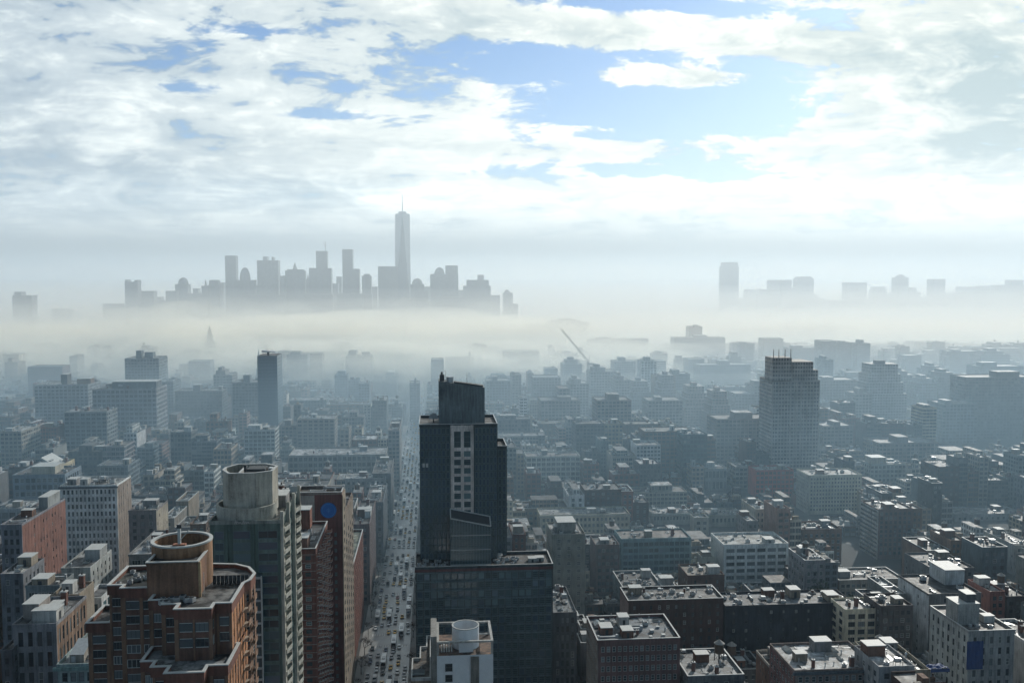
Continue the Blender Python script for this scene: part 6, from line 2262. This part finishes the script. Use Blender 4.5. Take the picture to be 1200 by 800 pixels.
FC = (.60, .82, 1.0)
FW_ = (1.0, .975, .87)
BIG = 15500
volume('haze', -16000, 16000, -520, 17000, -1.0, 520, 0.5e-4, FC, .3)
volume('fog_bank', -BIG, BIG, 800, 6200, -.95, 512, 2.5e-4, (.88, .95, 1.0), .35)
volume('fog_bank', -BIG + 9, BIG - 9, 450, 1410, -.9, 112, 4.9e-4, (.53, .80, 1.0), .35)
volume('fog_bank', -BIG + 19, BIG - 19, 950, 1390, -.86, 86, 4.5e-4, (.80, .93, 1.0), .4)
volume('fog_bank', -BIG + 21, BIG - 21, 1400, 3400, -.86, 86, 3.6e-4, (1.0, .99, .93), .4)
volume('fog_bank', -BIG + 23, BIG - 23, 1402, 16400, -.87, 120, 2.0e-4, (1.0, .99, .94), .35)
volume('fog_bank', -BIG + 25, BIG - 25, 1404, 16390, -.88, 152, 1.5e-4, (1.0, 1.0, .96), .3)
volume('fog_bank', -BIG + 29, 520, 1420, 3300, -.82, 38, 3.6e-3, FW_, .42)
volume('fog_bank', -BIG + 33, 430, 1480, 3310, -.80, 58, 1.3e-3, FW_, .42)
volume('fog_bank', 521, BIG - 29, 2000, 3320, -.82, 44, 2.6e-3, FW_, .45)
volume('fog_bank', -BIG + 69, BIG - 69, 3390, 16300, -.7, 22, 1.2e-3, FW_, .4)
volume('fog_bank', -BIG + 79, BIG - 79, 3400, 16200, -.66, 44, 3e-4, FW_, .4)


def fog_lump(px, py, Y, rx, ry, rz, dens, seed):
    dens = dens * (1.0 if Y > 3060 else (1.35 if Y > 2450 else 2.0))
    """a wallowing swell of fog with a soft uneven outline"""
    m = bpy.data.materials.new('fog_swell'); m.use_nodes = True
    nt = m.node_tree; nt.nodes.clear()
    out = nt.nodes.new('ShaderNodeOutputMaterial'); pv_ = nt.nodes.new('ShaderNodeVolumePrincipled')
    pv_.inputs['Density'].default_value = dens
    pv_.inputs['Color'].default_value = (*FW_, 1)
    pv_.inputs['Anisotropy'].default_value = .38
    nt.links.new(pv_.outputs[0], out.inputs['Volume'])
    c = at(px, py, Y); rr = random.Random(seed)
    ph = [rr.uniform(0, 6.28) for _ in range(6)]
    b = MB(); nu, nv_ = 28, 14
    def pt(i, j):
        a, t_ = 2 * math.pi * (i % nu) / nu, math.pi * j / nv_
        k = 1 + .22 * math.sin(2 * a + ph[0]) * math.sin(t_) + .16 * math.sin(3 * a + ph[1] + 2 * t_) * math.sin(t_) + .12 * math.sin(5 * a + ph[2] - 3 * t_) * math.sin(t_)
        return (c.x + rx * k * math.sin(t_) * math.cos(a), Y + ry * k * math.sin(t_) * math.sin(a), max(3.0 + .3 * math.cos(t_), c.z + rz * k * math.cos(t_)))
    for i in range(nu):
        for j in range(nv_):
            q = [pt(i, j), pt(i, j + 1), pt(i + 1, j + 1), pt(i + 1, j)]
            if j == 0: q = [q[0], q[1], q[2]]
            elif j == nv_ - 1: q = [q[0], q[1], q[3]]
            b.face(q, m)
    o = b.build('fog_swell')
    o['kind'] = 'stuff'


for i, a in enumerate(((90, 425, 1600, 200, 110, 26, 1.6e-3), (165, 385, 2050, 110, 90, 46, 1.3e-3), (215, 372, 2300, 120, 90, 40, 1.1e-3), (300, 395, 2000, 90, 90, 50, 1.3e-3), (470, 398, 1850, 100, 90, 46, 1.3e-3), (400, 432, 1480, 90, 80, 22, 1.5e-3), (270, 432, 1500, 100, 80, 22, 1.4e-3), (620, 430, 1560, 120, 80, 22, 1.2e-3), (205, 412, 1750, 110, 100, 40, 2.0e-3), (330, 418, 1700, 120, 100, 30, 1.7e-3), (430, 415, 1750, 130, 120, 34, 1.7e-3), (560, 415, 1800, 150, 120, 30, 1.7e-3), (15, 415, 1700, 180, 110, 30, 1.5e-3), (230, 400, 1900, 120, 120, 42, 2.6e-3), (330, 392, 2300, 260, 200, 48, 2.0e-3), (450, 385, 2400, 300, 220, 50, 1.8e-3), (575, 392, 2300, 260, 200, 44, 1.8e-3),
                       (130, 395, 2300, 300, 220, 44, 1.6e-3), (30, 400, 2100, 240, 200, 36, 1.6e-3), (380, 420, 1650, 160, 130, 34, 1.8e-3), (500, 425, 1550, 120, 160, 30, 2.0e-3),
                       (690, 412, 2000, 260, 160, 30, 1.4e-3), (1000, 385, 2700, 420, 200, 34, 1.6e-3), (820, 378, 2900, 420, 200, 34, 1.6e-3), (285, 380, 2900, 200, 160, 46, 1.0e-3),
                       (530, 380, 2900, 260, 160, 40, 1.0e-3), (420, 366, 3000, 160, 120, 44, 6e-4), (250, 362, 3150, 130, 110, 40, 8e-4), (350, 368, 3150, 110, 110, 46, 8e-4),
                       (485, 364, 3150, 120, 110, 44, 8e-4), (565, 366, 3150, 140, 110, 36, 8e-4), (170, 368, 3100, 150, 110, 36, 8e-4), (310, 380, 2600, 130, 140, 60, 1.3e-3),
                       (60, 372, 3000, 260, 140, 40, 1.3e-3), (640, 388, 2500, 200, 140, 40, 1.3e-3), (870, 372, 4300, 300, 200, 46, 9e-4), (1060, 370, 4300, 400, 200, 50, 9e-4))):
    fog_lump(*a, 40 + i)
